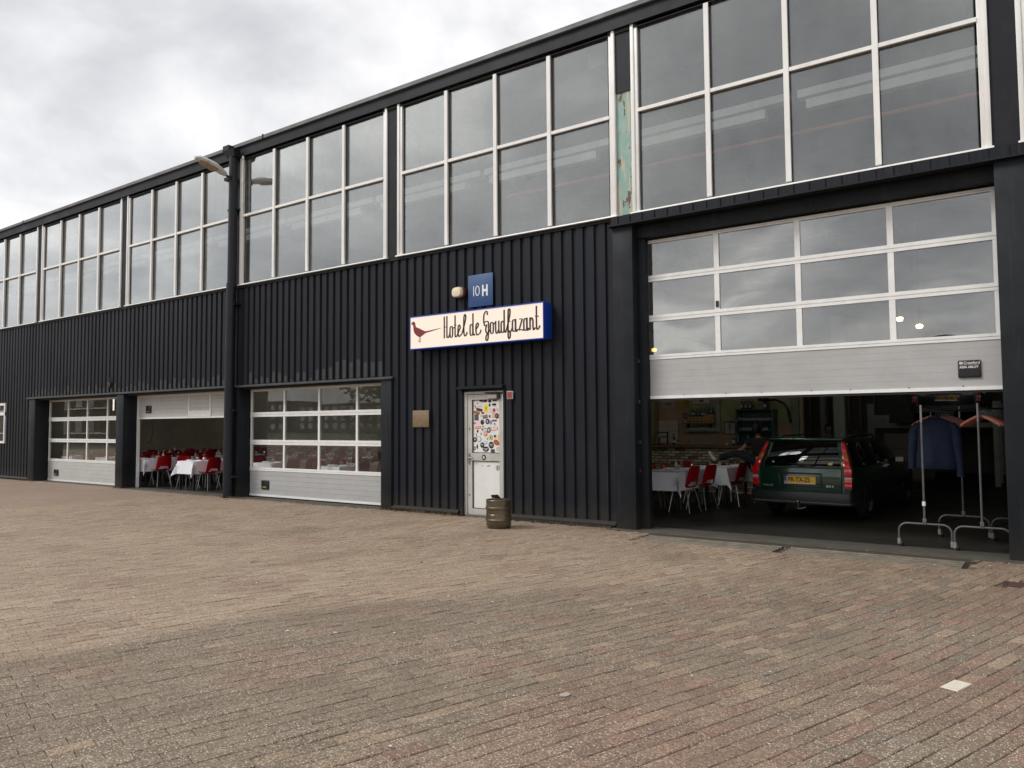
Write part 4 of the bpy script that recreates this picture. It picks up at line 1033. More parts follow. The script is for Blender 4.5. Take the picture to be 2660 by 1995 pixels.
# keg
KG = thing('beer_keg', 'brownish ribbed metal keg standing on the bricks in front of the entrance door', 'keg', (-7.135, -.94, 0))
kx, ky = -7.135, -.96
m = MB(); Rr = .200
m.lathe([(.0,.02),(.155,.004),(.180,.012),(.186,.035),(Rr-.004,.05),(Rr-.004,.105),(Rr+.008,.118),(Rr+.008,.135),(Rr-.004,.148),(Rr-.006,.205),(Rr,.212),(Rr-.006,.22),(Rr-.005,.29),(Rr+.008,.302),(Rr+.008,.322),(Rr-.004,.335),(Rr-.004,.425),(Rr+.002,.432),(Rr-.002,.44),(Rr-.010,.442),(Rr-.012,.40),(.10,.385),(.0,.385)], (kx, ky, 0), 40)
m.build('body', MT['keg'], KG, smooth=True)
fx = kx - .15; m = MB(); m.hexa([(fx-.06,ky+.10,.443),(fx+.07,ky+.12,.443),(fx+.07,ky+.16,.443),(fx-.06,ky+.13,.443),(fx-.07,ky+.09,.492),(fx+.05,ky+.11,.500),(fx+.05,ky+.12,.500),(fx-.07,ky+.10,.492)])
m.build('ashtray_flap', MT['darkmetal'], KG)

# ================================================================== DINING ROOMS
def chair_proto():
    root = thing('chair', 'x', 'chair', (0, 0, 0))
    # one-piece plastic shell; sitter looks to -x, the back is at +x
    NU, NV = 13, 17
    prof = [(-.23,.435),(-.20,.452),(-.10,.448),(0.0,.440),(.09,.436),(.150,.446),(.180,.475),(.196,.515),(.205,.555),(.215,.60),(.226,.65),(.238,.70),(.249,.745),(.258,.785),(.265,.812),(.269,.830),(.270,.838)]
    bm = bmesh.new(); grid = []
    for j, (px, pz) in enumerate(prof):
        row = []
        t = j/(NV-1)
        hw = .205 if j < 5 else (.21 if j < 9 else .208 - .042*((j-9)/7)**1.2)
        if j >= NV-2: hw -= .014*(j-NV+3)
        for i in range(NU):
            u = -1 + 2*i/(NU-1)
            curl = (.030*abs(u)**4) if j < 6 else 0
            wrap = -.030*abs(u)**2.5 if j >= 6 else 0
            row.append(bm.verts.new((px + wrap, u*hw, pz + curl)))
        grid.append(row)
    for j in range(NV-1):
        for i in range(NU-1):
            f = bm.faces.new((grid[j][i], grid[j][i+1], grid[j+1][i+1], grid[j+1][i]))
            cz = (prof[j][1]+prof[j+1][1])/2; cu = -1 + 2*(i+.5)/(NU-1)
            if j in (6, 7) and abs(cu) < (.60 if j == 6 else .45): f.tag = True
    bmesh.ops.delete(bm, geom=[f for f in bm.faces if f.tag], context='FACES')
    bmesh.ops.recalc_face_normals(bm, faces=bm.faces)
    bmesh.ops.solidify(bm, geom=bm.faces[:], thickness=.007)
    me = bpy.data.meshes.new('seat_shell'); bm.to_mesh(me); bm.free()
    for p in me.polygons: p.use_smooth = True
    me.set_sharp_from_angle(angle=rad(50)); me.materials.append(MT['red'])
    link('seat_shell', me, root)
    for sx in (-1, 1):
        for sy in (-1, 1):
            m = MB(); m.tube([(sx*.10+.0, sy*.10, .43), (sx*.14, sy*.14, .405), (sx*.215+.01, sy*.20, .0)], .0105, 7); m.build('leg', MT['chrome'], root, smooth=True)
    m = MB(); m.tube([(-.14,-.12,.425),(.14,-.12,.425)], .009, 6); m.tube([(-.14,.12,.425),(.14,.12,.425)], .009, 6); m.build('seat_bar', MT['chrome'], root)
    return root
CH = chair_proto(); ch_used = [False]
def chair(x, y, rz, label, group):
    if not ch_used[0]:
        ch_used[0] = True; CH.location = (x, y, 0); CH.rotation_euler = (0, 0, rz); CH['label'] = label; CH['group'] = group; return CH
    return copy_tree(CH, (x, y, 0), rz, label, group)

def cloth_mesh(wx, ly, drop, seed):
    R = random.Random(seed); mb = MB(); h = .738
    def coords(L, d):
        o = []; n = max(4, int(L/.12))
        o += [-L/2 - d + d*i/5 for i in range(5)]
        o += [-L/2 + L*i/n for i in range(n+1)]
        o += [L/2 + d*(i+1)/5 for i in range(5)]
        return o
    U_, V_ = coords(wx, drop), coords(ly, drop)
    ph = [R.uniform(0, 6.28) for _ in range(6)]; cr = R.uniform(-.1, .1)
    for v in V_:
        for u in U_:
            a = max(0, abs(u) - wx/2); b = max(0, abs(v) - ly/2); su = 1 if u > 0 else -1; sv = 1 if v > 0 else -1
            x = max(-wx/2, min(wx/2, u)); y = max(-ly/2, min(ly/2, v)); z = h
            if a == 0 and b == 0: z += .0015*math.sin(u*9+ph[0])*math.sin(v*7+ph[1])
            r = math.hypot(a, b)
            if r > 0:
                th = math.atan2(b, a)
                fl = .035 + .34*math.sin(2*th)**2
                fold = .10*math.sin(4*th)*(1 if a > 0 and b > 0 else 0)
                dx_, dy_ = math.cos(th + fold), math.sin(th + fold)
                wob = .10*math.sin((v if a > b else u)*6.5 + ph[2]) * r
                x += su*dx_*r*fl + (su*wob*.35 if a > b else 0); y += sv*dy_*r*fl + (sv*wob*.35 if b >= a else 0)
                z -= r*math.sqrt(max(.2, 1 - fl*fl)) - .004
            mb.v.append((x, y, z))
    W_ = len(U_)
    for j in range(len(V_)-1):
        for i in range(W_-1): mb.f.append((j*W_+i, j*W_+i+1, (j+1)*W_+i+1, (j+1)*W_+i))
    me = mb.mesh('tablecloth', MT['cloth'], smooth=True, ang=60); return me
TL, TW = 1.28, .70
def table_proto():
    root = thing('table', 'x', 'table', (0, 0, 0))
    m = MB(); m.box(-TW/2+.005, TW/2-.005, -TL/2+.005, TL/2-.005, .705, .733); m.build('tabletop', MT['tablewood'], root)
    for sx in (-1, 1):
        for sy in (-1, 1):
            m = MB(); m.box(sx*(TW/2-.05)-.02, sx*(TW/2-.05)+.02, sy*(TL/2-.06)-.02, sy*(TL/2-.06)+.02, 0, .704); m.build('leg', MT['black'], root)
    return root
TB = table_proto(); tb_used = [False]
CLM = [cloth_mesh(TW, TL, .33, k) for k in range(4)]
gm = MB(); gm.lathe([(.034,0),(.040,.02),(.038,.06),(.022,.085),(.004,.095),(.004,.150),(.010,.156),(.034,.160),(.034,.163),(.0,.163)], (0,0,0), 12)
GLM = gm.mesh('wine_glass', MT['wglass'], smooth=True)
gm = MB(); gm.box(-.11, .11, -.055, .055, 0, .012); gm.box(-.105, .10, -.05, .05, .0125, .019); NPM = gm.mesh('napkin', MT['napkin'], bevel=.003)
gm = MB(); gm.lathe([(0,0),(.034,0),(.036,.01),(.036,.075),(.030,.078),(.0,.070)], (0,0,0), 12); CNM = gm.mesh('candle_jar', MT['candle'], smooth=True)
gm = MB(); gm.lathe([(0,0),(.030,0),(.032,.01),(.032,.10),(.012,.135),(.012,.18),(0,.181)], (0,0,0), 12)
BTM = gm.mesh('condiment_bottle', P('pale_bottle', (.55,.55,.5), .3), smooth=True)
def table(cx_, cy_, rz, room, where, gl=4, k=0, sy=1.0):
    """room: words for the place; where: words for this table"""
    lab = 'black legged dining table, %s, %s' % (where, room)
    if not tb_used[0]:
        tb_used[0] = True; t = TB; t.location = (cx_, cy_, 0); t.rotation_euler = (0,0,rz); t['label'] = lab; t['group'] = 'dining tables'
    else: t = copy_tree(TB, (cx_, cy_, 0), rz, lab, 'dining tables'); t.scale = (1, sy, 1)
    cl_ = solo('tablecloth', CLM[k % 4], 'white cloth, table %s, %s' % (where, room), 'tablecloth', (cx_, cy_, 0), rz + (math.pi if k % 3 == 1 else 0), 'white tablecloths'); cl_.scale = (1, sy, 1)
    R = random.Random(int(cx_*37 + cy_*91)); mt = Matrix.Translation((cx_, cy_, .7425)) @ Matrix.Rotation(rz, 4, 'Z')
    side = ['back left', 'back right', 'front left', 'front right']
    pts = [(-.17, .34), (.17, .34), (-.17, -.30), (.17, -.30)]
    for i, (a, b) in enumerate(pts[:gl]):
        p = mt @ Vector((a + R.uniform(-.03,.03) , b + .12 + R.uniform(-.05,.05), 0))
        solo('wine_glass', GLM, 'upturned wine glass %s, table %s, %s' % (side[i], where, room), 'glass', p, 0, 'upturned wine glasses')
        p = mt @ Vector((a*1.25, b - .04 + R.uniform(-.02,.02), 0))
        solo('napkin', NPM, 'folded napkin %s, table %s, %s' % (side[i], where, room), 'napkin', p, rz + R.uniform(-.1,.1), 'folded napkins')
    p = mt @ Vector((R.uniform(-.05,.05), R.uniform(-.12,.0), 0)); solo('candle_jar', CNM, 'pinkish candle jar, table %s, %s' % (where, room), 'candle', p, 0, 'candle jars')
    if k % 2 == 0:
        p = mt @ Vector((R.uniform(-.05,.05), .08, 0)); solo('condiment_bottle', BTM, 'small pale bottle, table %s, %s' % (where, room), 'bottle', p, 0, 'small table bottles')
rows = [-24.75, -22.65, -20.42, -18.10, -15.42, -12.72]
y0s = [.62, .62, .50, .46, .80, .47]
for ri, xr in enumerate(rows):
    for ti in range(6 if ri < 5 else 5):
        cy_ = y0s[ri] + TL/2 + ti*(TL + .13)
        wh = '%s back in row %s from right' % (ORD[ti], ORD[5-ri])
        table(xr, cy_, 0, 'left hall', wh, gl=4 if ti < 5 else 2, k=ri*7+ti)
        for s_ in (-1, 1):
            for ci, dy_ in enumerate((-.33, .33)):
                R = random.Random(ri*100+ti*10+s_*3+ci)
                yy = cy_ + dy_ + R.uniform(-.04, .04)
                if ti == 0 and ci == 0: yy += .08
                chair(xr + s_*(.47 + R.uniform(-.03, .03)), yy, (0 if s_ > 0 else math.pi) + R.gauss(0, .07),
                      'red chair, %s side, %s seat back, row %s from right, left hall' % ('right' if s_ > 0 else 'left', ORD[ti*2+ci], ORD[5-ri]), 'red chairs in the left dining room')
# tables inside the open garage door
table(-5.80, 2.86, 0, 'garage', 'nearest the open doorway', k=0, sy=1.22)
table(-5.52, 4.44, 0, 'garage', 'behind the nearest one', k=3)
table(-7.05, 3.2, 0, 'garage', 'farthest left', k=2)
for i, (x, y, r_) in enumerate([(-5.55, 2.60, -.14), (-5.46, 3.20, -.20), (-5.19, 4.14, -.10), (-6.28, 2.55, math.pi), (-6.28, 3.20, math.pi-.1), (-5.95, 4.25, math.pi-.1), (-6.55, 2.8, 0), (-6.55, 3.5, 0)]):
    chair(x, y, r_, 'red plastic chair, %s' % ['right side of the nearest table, closer to the doorway', 'right side of the nearest table, farther seat', 'closest to the car, at the second table', 'left side of the nearest table, closer seat', 'left side of the nearest table, farther seat', 'left side of the second table by the bar', 'right side of the farthest left table, closer seat', 'right side of the farthest left table, farther seat'][i], 'red chairs inside the garage door')

# ------------------------------------------------------------------ bar
BR = thing('brick_bar', 'long bar of yellowish bricks with a wooden top behind the tables', 'bar', (-6.8, 6.3, 0))
m = MB(); m.box(-9.2, -4.75, 6.225, 6.75, 0, 1.045); m.build('core', MT['mortar'], BR)
m = MB(); m.box(-9.2, -4.68, 6.12, 6.85, 1.046, 1.098); m.build('bar_top', MT['wood'], BR, bevel=.006)
R = random.Random(11)
bmsh = []
for k in range(4):
    m = MB(); m.box(-.098+R.uniform(0,.006), .098-R.uniform(0,.006), -.014, .03, -.0235, .0235); bmsh.append(m.mesh('brick', MT['barbrick'], bevel=.005, seg=1))
for r_ in range(16):
    z = .065 + r_*.0625
    if z > 1.02: break
    x = -8.75 + (.11 if r_ % 2 else 0)
    while x < -4.85:
        o = link('brick', bmsh[R.randrange(4)], BR); o.matrix_basis = Matrix.Translation((x + R.uniform(-.004,.004), 6.218 + R.uniform(-.004,.004), z + R.uniform(-.002,.002)))
        q = R.random()
        c = (.40,.34,.20) if q < .45 else ((.27,.22,.12) if q < .7 else ((.16,.12,.06) if q < .85 else ((.42,.37,.28) if q < .94 else (.17,.18,.08))))
        f = R.uniform(1.15, 1.55); o.color = (c[0]*f, c[1]*f, c[2]*f, 1); x += .213

# wall behind the bar with its fittings
WL = thing('bar_back_wall', 'brown and green painted wall standing behind the bar', 'wall', (-7.2, 8.6, 0))
m = MB(); m.box(-9.2, -4.95, 8.52, 8.65, 0, 3.3); m.build('wall_face', P('brown_wall_paint', (.44,.31,.185), .85, var=.2, vscale=1.5), WL)
m = MB(); m.box(-9.19, -8.79, 8.50, 8.519, 1.0, 3.3); m.box(-7.90, -7.08, 8.50, 8.519, 1.40, 3.3); m.box(-6.98, -5.2, 8.50, 8.519, 1.62, 3.3); m.build('green_paint', P('green_wall_paint', (.32,.34,.15), .85, var=.2, vscale=2), WL)
m = MB(); m.box(-5.19, -5.02, 8.40, 8.499, 0, 3.3); m.build('column', P('green_column_paint', (.20,.24,.15), .8, var=.15), WL)
m = MB(); m.box(-8.79, -8.70, 8.44, 8.499, 0, 3.3); m.build('column', P('brown_column_paint', (.26,.19,.11), .8, var=.15), WL)
m = MB(); m.box(-7.078, -6.985, 8.42, 8.498, 1.505, 3.2); m.build('timber_post', MT['cream'], WL)
m = MB(); m.box(-7.90, -6.975, 8.40, 8.498, 1.396, 1.503); m.build('timber_rail', MT['cream'], WL)
m = MB()
m.box(-8.150, -8.145, 8.48, 8.4999, 1.10, 1.70); WL2 = m
m = MB()
TLp = thing('tiled_backsplash', 'pale square tiled panel with dark taps behind the bar at left', 'tile panel', (-8.42, 8.5, 1.1))
m.box(-8.705, -8.145, 8.485, 8.4995, 1.09, 1.70); m.build('backing', MT['mortar'], TLp)
for i in range(4):
    for j in range(4):
        m = MB(); m.box(-8.70 + i*.139, -8.70 + i*.139 + .135, 8.478, 8.4845, 1.095 + j*.151, 1.095 + j*.151 + .147); m.build('tile', MT['whitetile'], TLp)
TP = thing('beer_tap', 'dark bent beer tap pipes standing on the bar in front of the pale tiles', 'tap', (-7.9, 6.5, 1.1))
for dz_, dx_ in ((.0, 0), (-.10, .12)):
    m = MB(); x0 = -7.93 + dx_; m.tube([(x0, 6.55, 1.10), (x0, 6.55, 1.34+dz_), (x0+.02, 6.55, 1.375+dz_), (x0+.05, 6.55, 1.39+dz_), (x0+.32-dx_, 6.55, 1.39+dz_)], .012, 8); m.build('pipe', MT['darkmetal'], TP)
m = MB(); m.tube([(-7.60, 6.55, 1.10), (-7.60, 6.55, 1.42)], .02, 8); m.box(-8.0, -7.72, 6.48, 6.62, 1.099, 1.115); m.build('stand', MT['darkmetal'], TP)
def framed(name, label, cat, x0, x1, z0, z1, y, border, bc, inner, group=None, bits=()):
    t = thing(name, label, cat, ((x0+x1)/2, y, z0), group)
    m = MB(); m.box(x0, x1, y-.012, y, z0, z1); o = m.build('frame', MT['objcol'], t); o.color = (*bc, 1)
    m = MB(); m.box(x0+border, x1-border, y-.016, y-.0125, z0+border, z1-border); o = m.build('sheet', MT['objcol'], t); o.color = (*inner, 1)
    for (a, b, c, d, col) in bits:
        m = MB(); m.box(a, b, y-.019, y-.0165, c, d); o = m.build('print', MT['objcol'], t); o.color = (*col, 1)
    return t
framed('poster', 'pale poster with dark print pinned high left behind the bar', 'poster', -8.61, -8.24, 1.99, 2.32, 8.438 if False else 8.516, .006, (.42,.33,.25), (.45,.36,.27), 'posters behind the bar',
       [(-8.53, -8.50, 2.12, 2.15, (.06,.05,.04)), (-8.49, -8.46, 2.12, 2.15, (.06,.05,.04)), (-8.45, -8.38, 2.12, 2.16, (.06,.05,.04)), (-8.36, -8.31, 2.12, 2.15, (.06,.05,.04)), (-8.53, -8.33, 2.09, 2.095, (.08,.07,.05))])
framed('poster', 'orange yellow poster with dark lines pinned behind the bar', 'poster', -8.19, -7.80, 2.035, 2.32, 8.499, .006, (.42,.26,.07), (.45,.27,.06), 'posters behind the bar',
       [(-7.96, -7.84, 2.10, 2.118, (.05,.03,.02)), (-7.96, -7.84, 2.14, 2.152, (.05,.03,.02)), (-7.95, -7.84, 2.17, 2.185, (.05,.03,.02)), (-7.95, -7.84, 2.20, 2.215, (.05,.03,.02))])
framed('framed_picture', 'black framed white picture with a red figure hanging high above the shelf', 'picture', -7.75, -7.25, 2.11, 2.40, 8.499, .012, (.02,.02,.02), (.5,.47,.42), None, [(-7.54, -7.43, 2.17, 2.30, (.2,.03,.03))])
framed('framed_picture', 'black framed drawing of a thin figure hanging left of the glass cabinet', 'picture', -6.90, -6.60, 1.32, 1.675, 8.516, .02, (.015,.015,.015), (.48,.45,.38), None, [(-6.775, -6.735, 1.43, 1.60, (.15,.14,.12)), (-6.80, -6.71, 1.52, 1.55, (.2,.18,.15)), (-6.765, -6.745, 1.38, 1.43, (.1,.1,.1))])
framed('small_icon', 'small red framed icon hanging on the bar wall beside the shelf', 'picture', -8.0, -7.885, 1.74, 1.89, 8.516, .012, (.14,.03,.015), (.12,.05,.03), None, [(-7.955, -7.93, 1.77, 1.86, (.5,.45,.4))])
framed('notice', 'small white notice on the bar wall below the red icon', 'notice', -8.09, -7.92, 1.60, 1.68, 8.516, .003, (.5,.48,.42), (.55,.52,.45), None, [(-8.07, -8.0, 1.645, 1.67, (.05,.05,.05))])
SH = thing('wine_shelf', 'wall shelf carrying wooden wine boxes with bottles on top', 'shelf', (-7.4, 8.4, 1.6))
m = MB(); m.box(-7.93, -7.09, 8.22, 8.40, 1.596, 1.618); m.build('board', MT['wood'], SH)
m = MB(); m.box(-7.80, -7.78, 8.25, 8.40, 1.504, 1.595); m.box(-7.2, -7.18, 8.25, 8.40, 1.504, 1.595); m.build('bracket', MT['darkmetal'], SH)
bxx = -7.765
bottle_m = MB(); bottle_m.lathe([(0,0),(.032,0),(.034,.01),(.034,.16),(.028,.19),(.013,.22),(.013,.275),(0,.276)], (0,0,0), 12); BOT = bottle_m.mesh('body', MT['bottle'], smooth=True)
lm_ = MB(); lm_.lathe([(.0348,.05),(.0348,.12)], (0,0,0), 12); LBL = lm_.mesh('bottle_label', MT['objcol'])
def bottle(x, y, z, label, col=None, s_=1.0, group='bottles behind the bar'):
    t = thing('bottle', label, 'bottle', (0,0,0), group); t.location = (x, y, z); t.scale = (s_, s_, s_)
    link('body', BOT, t)
    if col: o = link('bottle_label', LBL, t); o.color = (*col, 1)
for i in range(6):
    wd_, hh = (.105, .165) if i < 4 else (.128, .225)
    t = thing('wine_box', 'wooden wine box with a round dark stamp on the shelf, %s from the left' % ORD[i], 'box', (bxx+wd_/2, 8.31, 1.619), 'wine boxes on the shelf')
    m = MB(); m.box(bxx+.002, bxx+wd_-.002, 8.235, 8.39, 1.6185, 1.6185+hh); o = m.build('box', MT['objcol'], t); o.color = ((.38,.26,.12,1) if i < 4 else (.46,.27,.08,1))
    m = MB(); n_ = 12; m.add([(bxx+wd_/2+.022*math.cos(2*math.pi*a/n_), 8.233, 1.66+.022*math.sin(2*math.pi*a/n_)) for a in range(n_)] + [(bxx+wd_/2+.022*math.cos(2*math.pi*a/n_), 8.2349, 1.66+.022*math.sin(2*math.pi*a/n_)) for a in range(n_)], [tuple(range(n_))] + [(a, (a+1) % n_, n_+(a+1) % n_, n_+a) for a in range(n_)]); m.build('stamp', MT['brown'], t)
    bottle(bxx+wd_/2-.018, 8.31, 1.62+hh, 'dark wine bottle standing on the %s wine box, left one' % ORD[i], (.5,.48,.4) if i % 2 else (.25,.28,.12), .8)
    bottle(bxx+wd_/2+.034, 8.345, 1.62+hh, 'dark wine bottle standing on the %s wine box, right one' % ORD[i], (.55,.52,.46) if i % 3 == 0 else None, .8)
    bxx += wd_
for i in range(10):
    o = solo('hanging_glass', GLM, 'wine glass hanging under the wine shelf, %s from the left' % ORD[i], 'glass', (-7.72 + i*.065, 8.30, 1.432), 0, 'glasses under the wine shelf')
CB = thing('glass_cabinet', 'open green cabinet with rows of glasses behind the bar', 'cabinet', (-6.0, 8.3, 0))
m = MB(); m.box(-6.46, -5.545, 8.47, 8.498, 0, 1.95); m.build('back_panel', MT['green'], CB)
for a, b in ((-6.465, -6.435), (-5.575, -5.545)):
    m = MB(); m.box(a, b, 8.10, 8.469, 0, 1.95); m.build('side_panel', MT['green'], CB)
for z in (1.05, 1.41, 1.655, 1.93):
    m = MB(); m.box(-6.434, -5.576, 8.11, 8.469, z, z+.02); m.build('shelf', MT['green'], CB)
for z, n_ in ((1.675, 13), (1.43, 11)):
    for i in range(n_):
        solo('drinking_glass', GLM, 'glass on the %s cabinet shelf, number %s from the left' % ('upper' if z > 1.6 else 'lower', (ORD + ['thirteenth'])[i]), 'glass', (-6.39 + i*.066, 8.2, z+.001), 0, 'glasses in the cabinet')
for i, (x, c) in enumerate([(-6.36, (.5,.5,.45)), (-6.30, None), (-6.25, (.4,.4,.36)), (-6.20, None), (-6.15, (.45,.4,.3)), (-6.09, None), (-5.78, (.5,.5,.5)), (-5.70, None)]):
    bottle(x, 8.28, 1.951, 'dark bottle standing on top of the green cabinet, %s from the left' % ORD[i], c, .9, 'bottles on the cabinet')
for i, (x, y, c) in enumerate([(-7.42, 6.5, (.55,.52,.48)), (-7.32, 6.55, (.5,.45,.4)), (-5.95, 6.45, (.5,.5,.46)), (-5.86, 6.5, None), (-5.60, 6.4, None)]):
    bottle(x, y, 1.099, 'bottle standing on the bar top, %s from the left' % ORD[i], c, 1.0 if i != 1 else .6, 'bottles on the bar top')
cf = thing('espresso_machine', 'dark coffee machine with steel parts at the left end of the bar top', 'coffee machine', (-8.15, 6.5, 1.1))
m = MB(); m.lathe([(0,0),(.12,0),(.10,.15),(.08,.32),(.11,.45),(.05,.5),(0,.5)], (-8.22, 6.5, 1.1), 14); m.build('grinder', MT['black'], cf, smooth=True)
m = MB(); m.lathe([(0,0),(.06,0),(.07,.03),(0,.035)], (-8.22, 6.5, 1.605), 12); m.build('lid', MT['steel'], cf, smooth=True)
tr = thing('metal_scoop', 'small steel scoop and dish lying on the bar top', 'utensil', (-7.05, 6.4, 1.1))
m = MB(); m.lathe([(0,0),(.10,.0),(.12,.012),(.10,.006),(0,.004)], (-7.05, 6.45, 1.099), 14); m.build('dish', MT['chrome'], tr)
m = MB(); m.tube([(-7.08, 6.45, 1.11), (-7.02, 6.45, 1.20), (-7.0, 6.45, 1.24)], [.008, .014, .018], 8); m.build('scoop', MT['chrome'], tr)
def cup(x, y, label):
    m = MB(); m.lathe([(0,0),(.022,0),(.034,.05),(.036,.06),(.030,.055),(0,.01)], (0,0,0), 12); solo('cup', m.mesh('cup', MT['napkin'], smooth=True), label, 'cup', (x, y, 1.099))
cup(-6.10, 6.42, 'white cup on the bar top near the sitting person')

# ================================================================== CARS
def frus(name_faces=None): pass
def car_proto(root, paint, plate_txt, detail=True):
    """estate car, rear bumper at y=0, nose towards +y"""
    def prt(mb, name, mat, **k): return mb.build(name, mat, root, **k)
    # lower body, lofted along y
    secs = [(.06,.785,.28,.60,.86), (.12,.825,.26,.60,.87), (.9,.835,.24,.60,.87), (2.0,.84,.23,.60,.87), (3.15,.835,.23,.60,.855), (3.5,.825,.24,.58,.83), (4.0,.80,.26,.56,.775), (4.25,.74,.30,.52,.70), (4.32,.66,.34,.50,.62)]
    rings = []
    for y, hx, zb, zm, zt in secs:
        half = [(hx*.90, zb), (hx*.985, zb+.10), (hx, zm), (hx*.975, zt-.05), (hx*.93, zt), (hx*.5, zt+.012)]
        ring = [(x, y, z) for x, z in half] + [(-x, y, z) for x, z in reversed(half)]
        rings.append(ring)
    m = MB(); m.loft(rings); body = prt(m, 'body', paint, smooth=True, ang=40)
    # cabin
    bt = [(-.775, .10, .86), (.775, .10, .86), (.775, 3.35, .845), (-.775, 3.35, .845)]
    tp = [(-.61, .34, 1.325), (.61, .34, 1.325), (.59, 2.55, 1.335), (-.59, 2.55, 1.335)]
    m = MB(); m.hexa(bt + tp); prt(m, 'cabin', paint, bevel=.045, seg=3, ang=50)
    m = MB()
    for sx in (-1, 1): m.tube([(sx*.55, .75, 1.335), (sx*.555, .82, 1.375), (sx*.55, 2.2, 1.385), (sx*.545, 2.3, 1.34)], .014, 6)
    prt(m, 'roof_rails', MT['black'], smooth=True)
    V = lambda p: Vector(p)
    def patch(c, u0, u1, v0, v1, off, th=.008):
        a, b, cc, d = [V(p) for p in c]      # bottom-left, bottom-right, top-right, top-left seen from outside
        n = (b - a).cross(d - a).normalized()
        def pt(u, v, o): return tuple(a*(1-u)*(1-v) + b*u*(1-v) + cc*u*v + d*(1-u)*v + n*o)
        q = [pt(u0,v0,off-th), pt(u1,v0,off-th), pt(u1,v1,off-th), pt(u0,v1,off-th), pt(u0,v0,off), pt(u1,v0,off), pt(u1,v1,off), pt(u0,v1,off)]
        return MB().hexa(q)
    rear = [bt[0], bt[1], tp[1], tp[0]]; right = [bt[1], bt[2], tp[2], tp[1]]; left = [bt[3], bt[0], tp[3-0], tp[3]]
    left = [bt[3], bt[0], tp[0], tp[3]]; front = [bt[2], bt[3], tp[3], tp[2]]
    prt(patch(rear, .085, .915, .06, .90, .010), 'rear_window', MT['cargl'], bevel=.004)
    for side in (right, left):
        r_ = side is right
        for a, b in ((.06, .30), (.335, .60), (.63, .86)):
            u0, u1 = (a, b) if r_ else (1-b, 1-a)
            prt(patch(side, u0, u1, .08, .86, .010), 'side_window', MT['cargl'], bevel=.003)
    prt(patch(front, .06, .94, .06, .9, .010), 'windscreen', MT['cargl'])
    prt(patch(rear, .0, 1.0, .93, 1.02, .05, .05), 'roof_spoiler', paint, bevel=.012)
    # tailgate skin and number plate recess
    m = MB(); m.box(-.66, .66, .028, .075, .46, .865); prt(m, 'tailgate', paint, bevel=.018)
    m = MB()
    for a in ((-.36, .36, .755, .785), (-.36, -.33, .575, .755), (.33, .36, .575, .755), (-.36, .36, .555, .575)): m.box(a[0], a[1], .012, .0275, a[2], a[3])
    prt(m, 'plate_surround', MT['trim'], bevel=.003)
    m = MB(); m.box(-.26, .26, .016, .022, .610, .722); pl = prt(m, 'number_plate', MT['yellow'])
    m = MB(); m.box(-.2595, -.214, .0135, .0155, .611, .721); m.build('plate_strip', MT['eublue'], pl)
    put_text(plate_txt, .112, 'plate_lettering', MT['platered'], pl, (-.195, .0145, .630), xs=.80, weight=.0022)
    put_text('NL', .035, 'plate_lettering', MT['white'], pl, (-.255, .0125, .620), xs=.8)
    m = MB(); m.box(-.26, .26, .016, .0215, .596, .6095); m.build('plate_holder', MT['silver'], pl)
    # tall tail lamps that follow the rear pillar
    for sx in (-1, 1):
        def seg(u0, z0, z1, mat, name='tail_lamp'):
            def yx(z):
                if z <= .86: return (.045, .815)
                t = (z-.86)/.465; return (.10 + .24*t - .045, .80 - .160*t)
            (ya, xa), (yb, xb) = yx(z0), yx(z1)
            wa = .105 if z0 < .87 else .105 - .06*(z0-.86)/.465; wb = .105 if z1 < .87 else .105 - .065*(z1-.86)/.465
            m = MB(); m.hexa([(sx*(xa-wa), ya-.022, z0), (sx*xa, ya-.004, z0), (sx*xa, ya+.10, z0), (sx*(xa-wa), ya+.03, z0), (sx*(xb-wb), yb-.022, z1), (sx*xb, yb-.004, z1), (sx*xb, yb+.10, z1), (sx*(xb-wb), yb+.03, z1)])
            return m.build(name, mat, root, bevel=.003)
        seg(0, .50, .555, MT['black'], 'lamp_base'); seg(0, .556, .615, MT['lampred']); seg(0, .616, .675, MT['lampred']); seg(0, .676, .725, MT['lampwhite']); seg(0, .726, .86, MT['lampred']); seg(0, .861, .98, MT['lampred']); seg(0, .981, 1.10, MT['lamporange']); seg(0, 1.101, 1.29, MT['lampred'])
    # bumper
    def bar(y0, z0, z1, w_, rr=.12):
        pts = [(-w_, .55), (-w_, y0+rr), (-w_+rr*.35, y0+rr*.3), (-w_+rr, y0), (w_-rr, y0), (w_-rr*.35, y0+rr*.3), (w_, y0+rr), (w_, .55)]
        m = MB(); m.prism([(x, y) for x, y in pts], 2, z0, z1); return m
    prt(bar(-.055, .27, .475, .85), 'bumper', MT['trim'], bevel=.014)
    prt(bar(-.068, .30, .318, .853), 'bumper_moulding', MT['rackmetal'])
    m = MB(); m.tube([(0, .15, .22), (0, .0, .22), (0, -.07, .235), (0, -.085, .30)], .016, 8); m.lathe([(0,-.025),(.022,-.015),(.026,0),(.022,.015),(0,.025)], (0, -.085, .315), 12); prt(m, 'tow_ball', MT['chrome'], smooth=True)
    m = MB(); m.tube([(.10, -.03, .225), (.02, -.06, .20), (-.06, -.05, .215), (-.10, -.02, .21)], .009, 6); prt(m, 'tow_hook', MT['steel'], smooth=True)
    m = MB(); m.tube([(-.50, -.02, .20), (-.50, .3, .20)], .03, 10, cap=False); prt(m, 'exhaust', MT['steel'], smooth=True)
    m = MB(); m.tube([(.20, .02, .905), (-.16, .035, .93)], [.016, .008], 6); m.lathe([(0,0),(.03,0),(.03,.03),(0,.03)], (.0, .05, .88), 10); prt(m, 'rear_wiper', MT['black'], smooth=True)
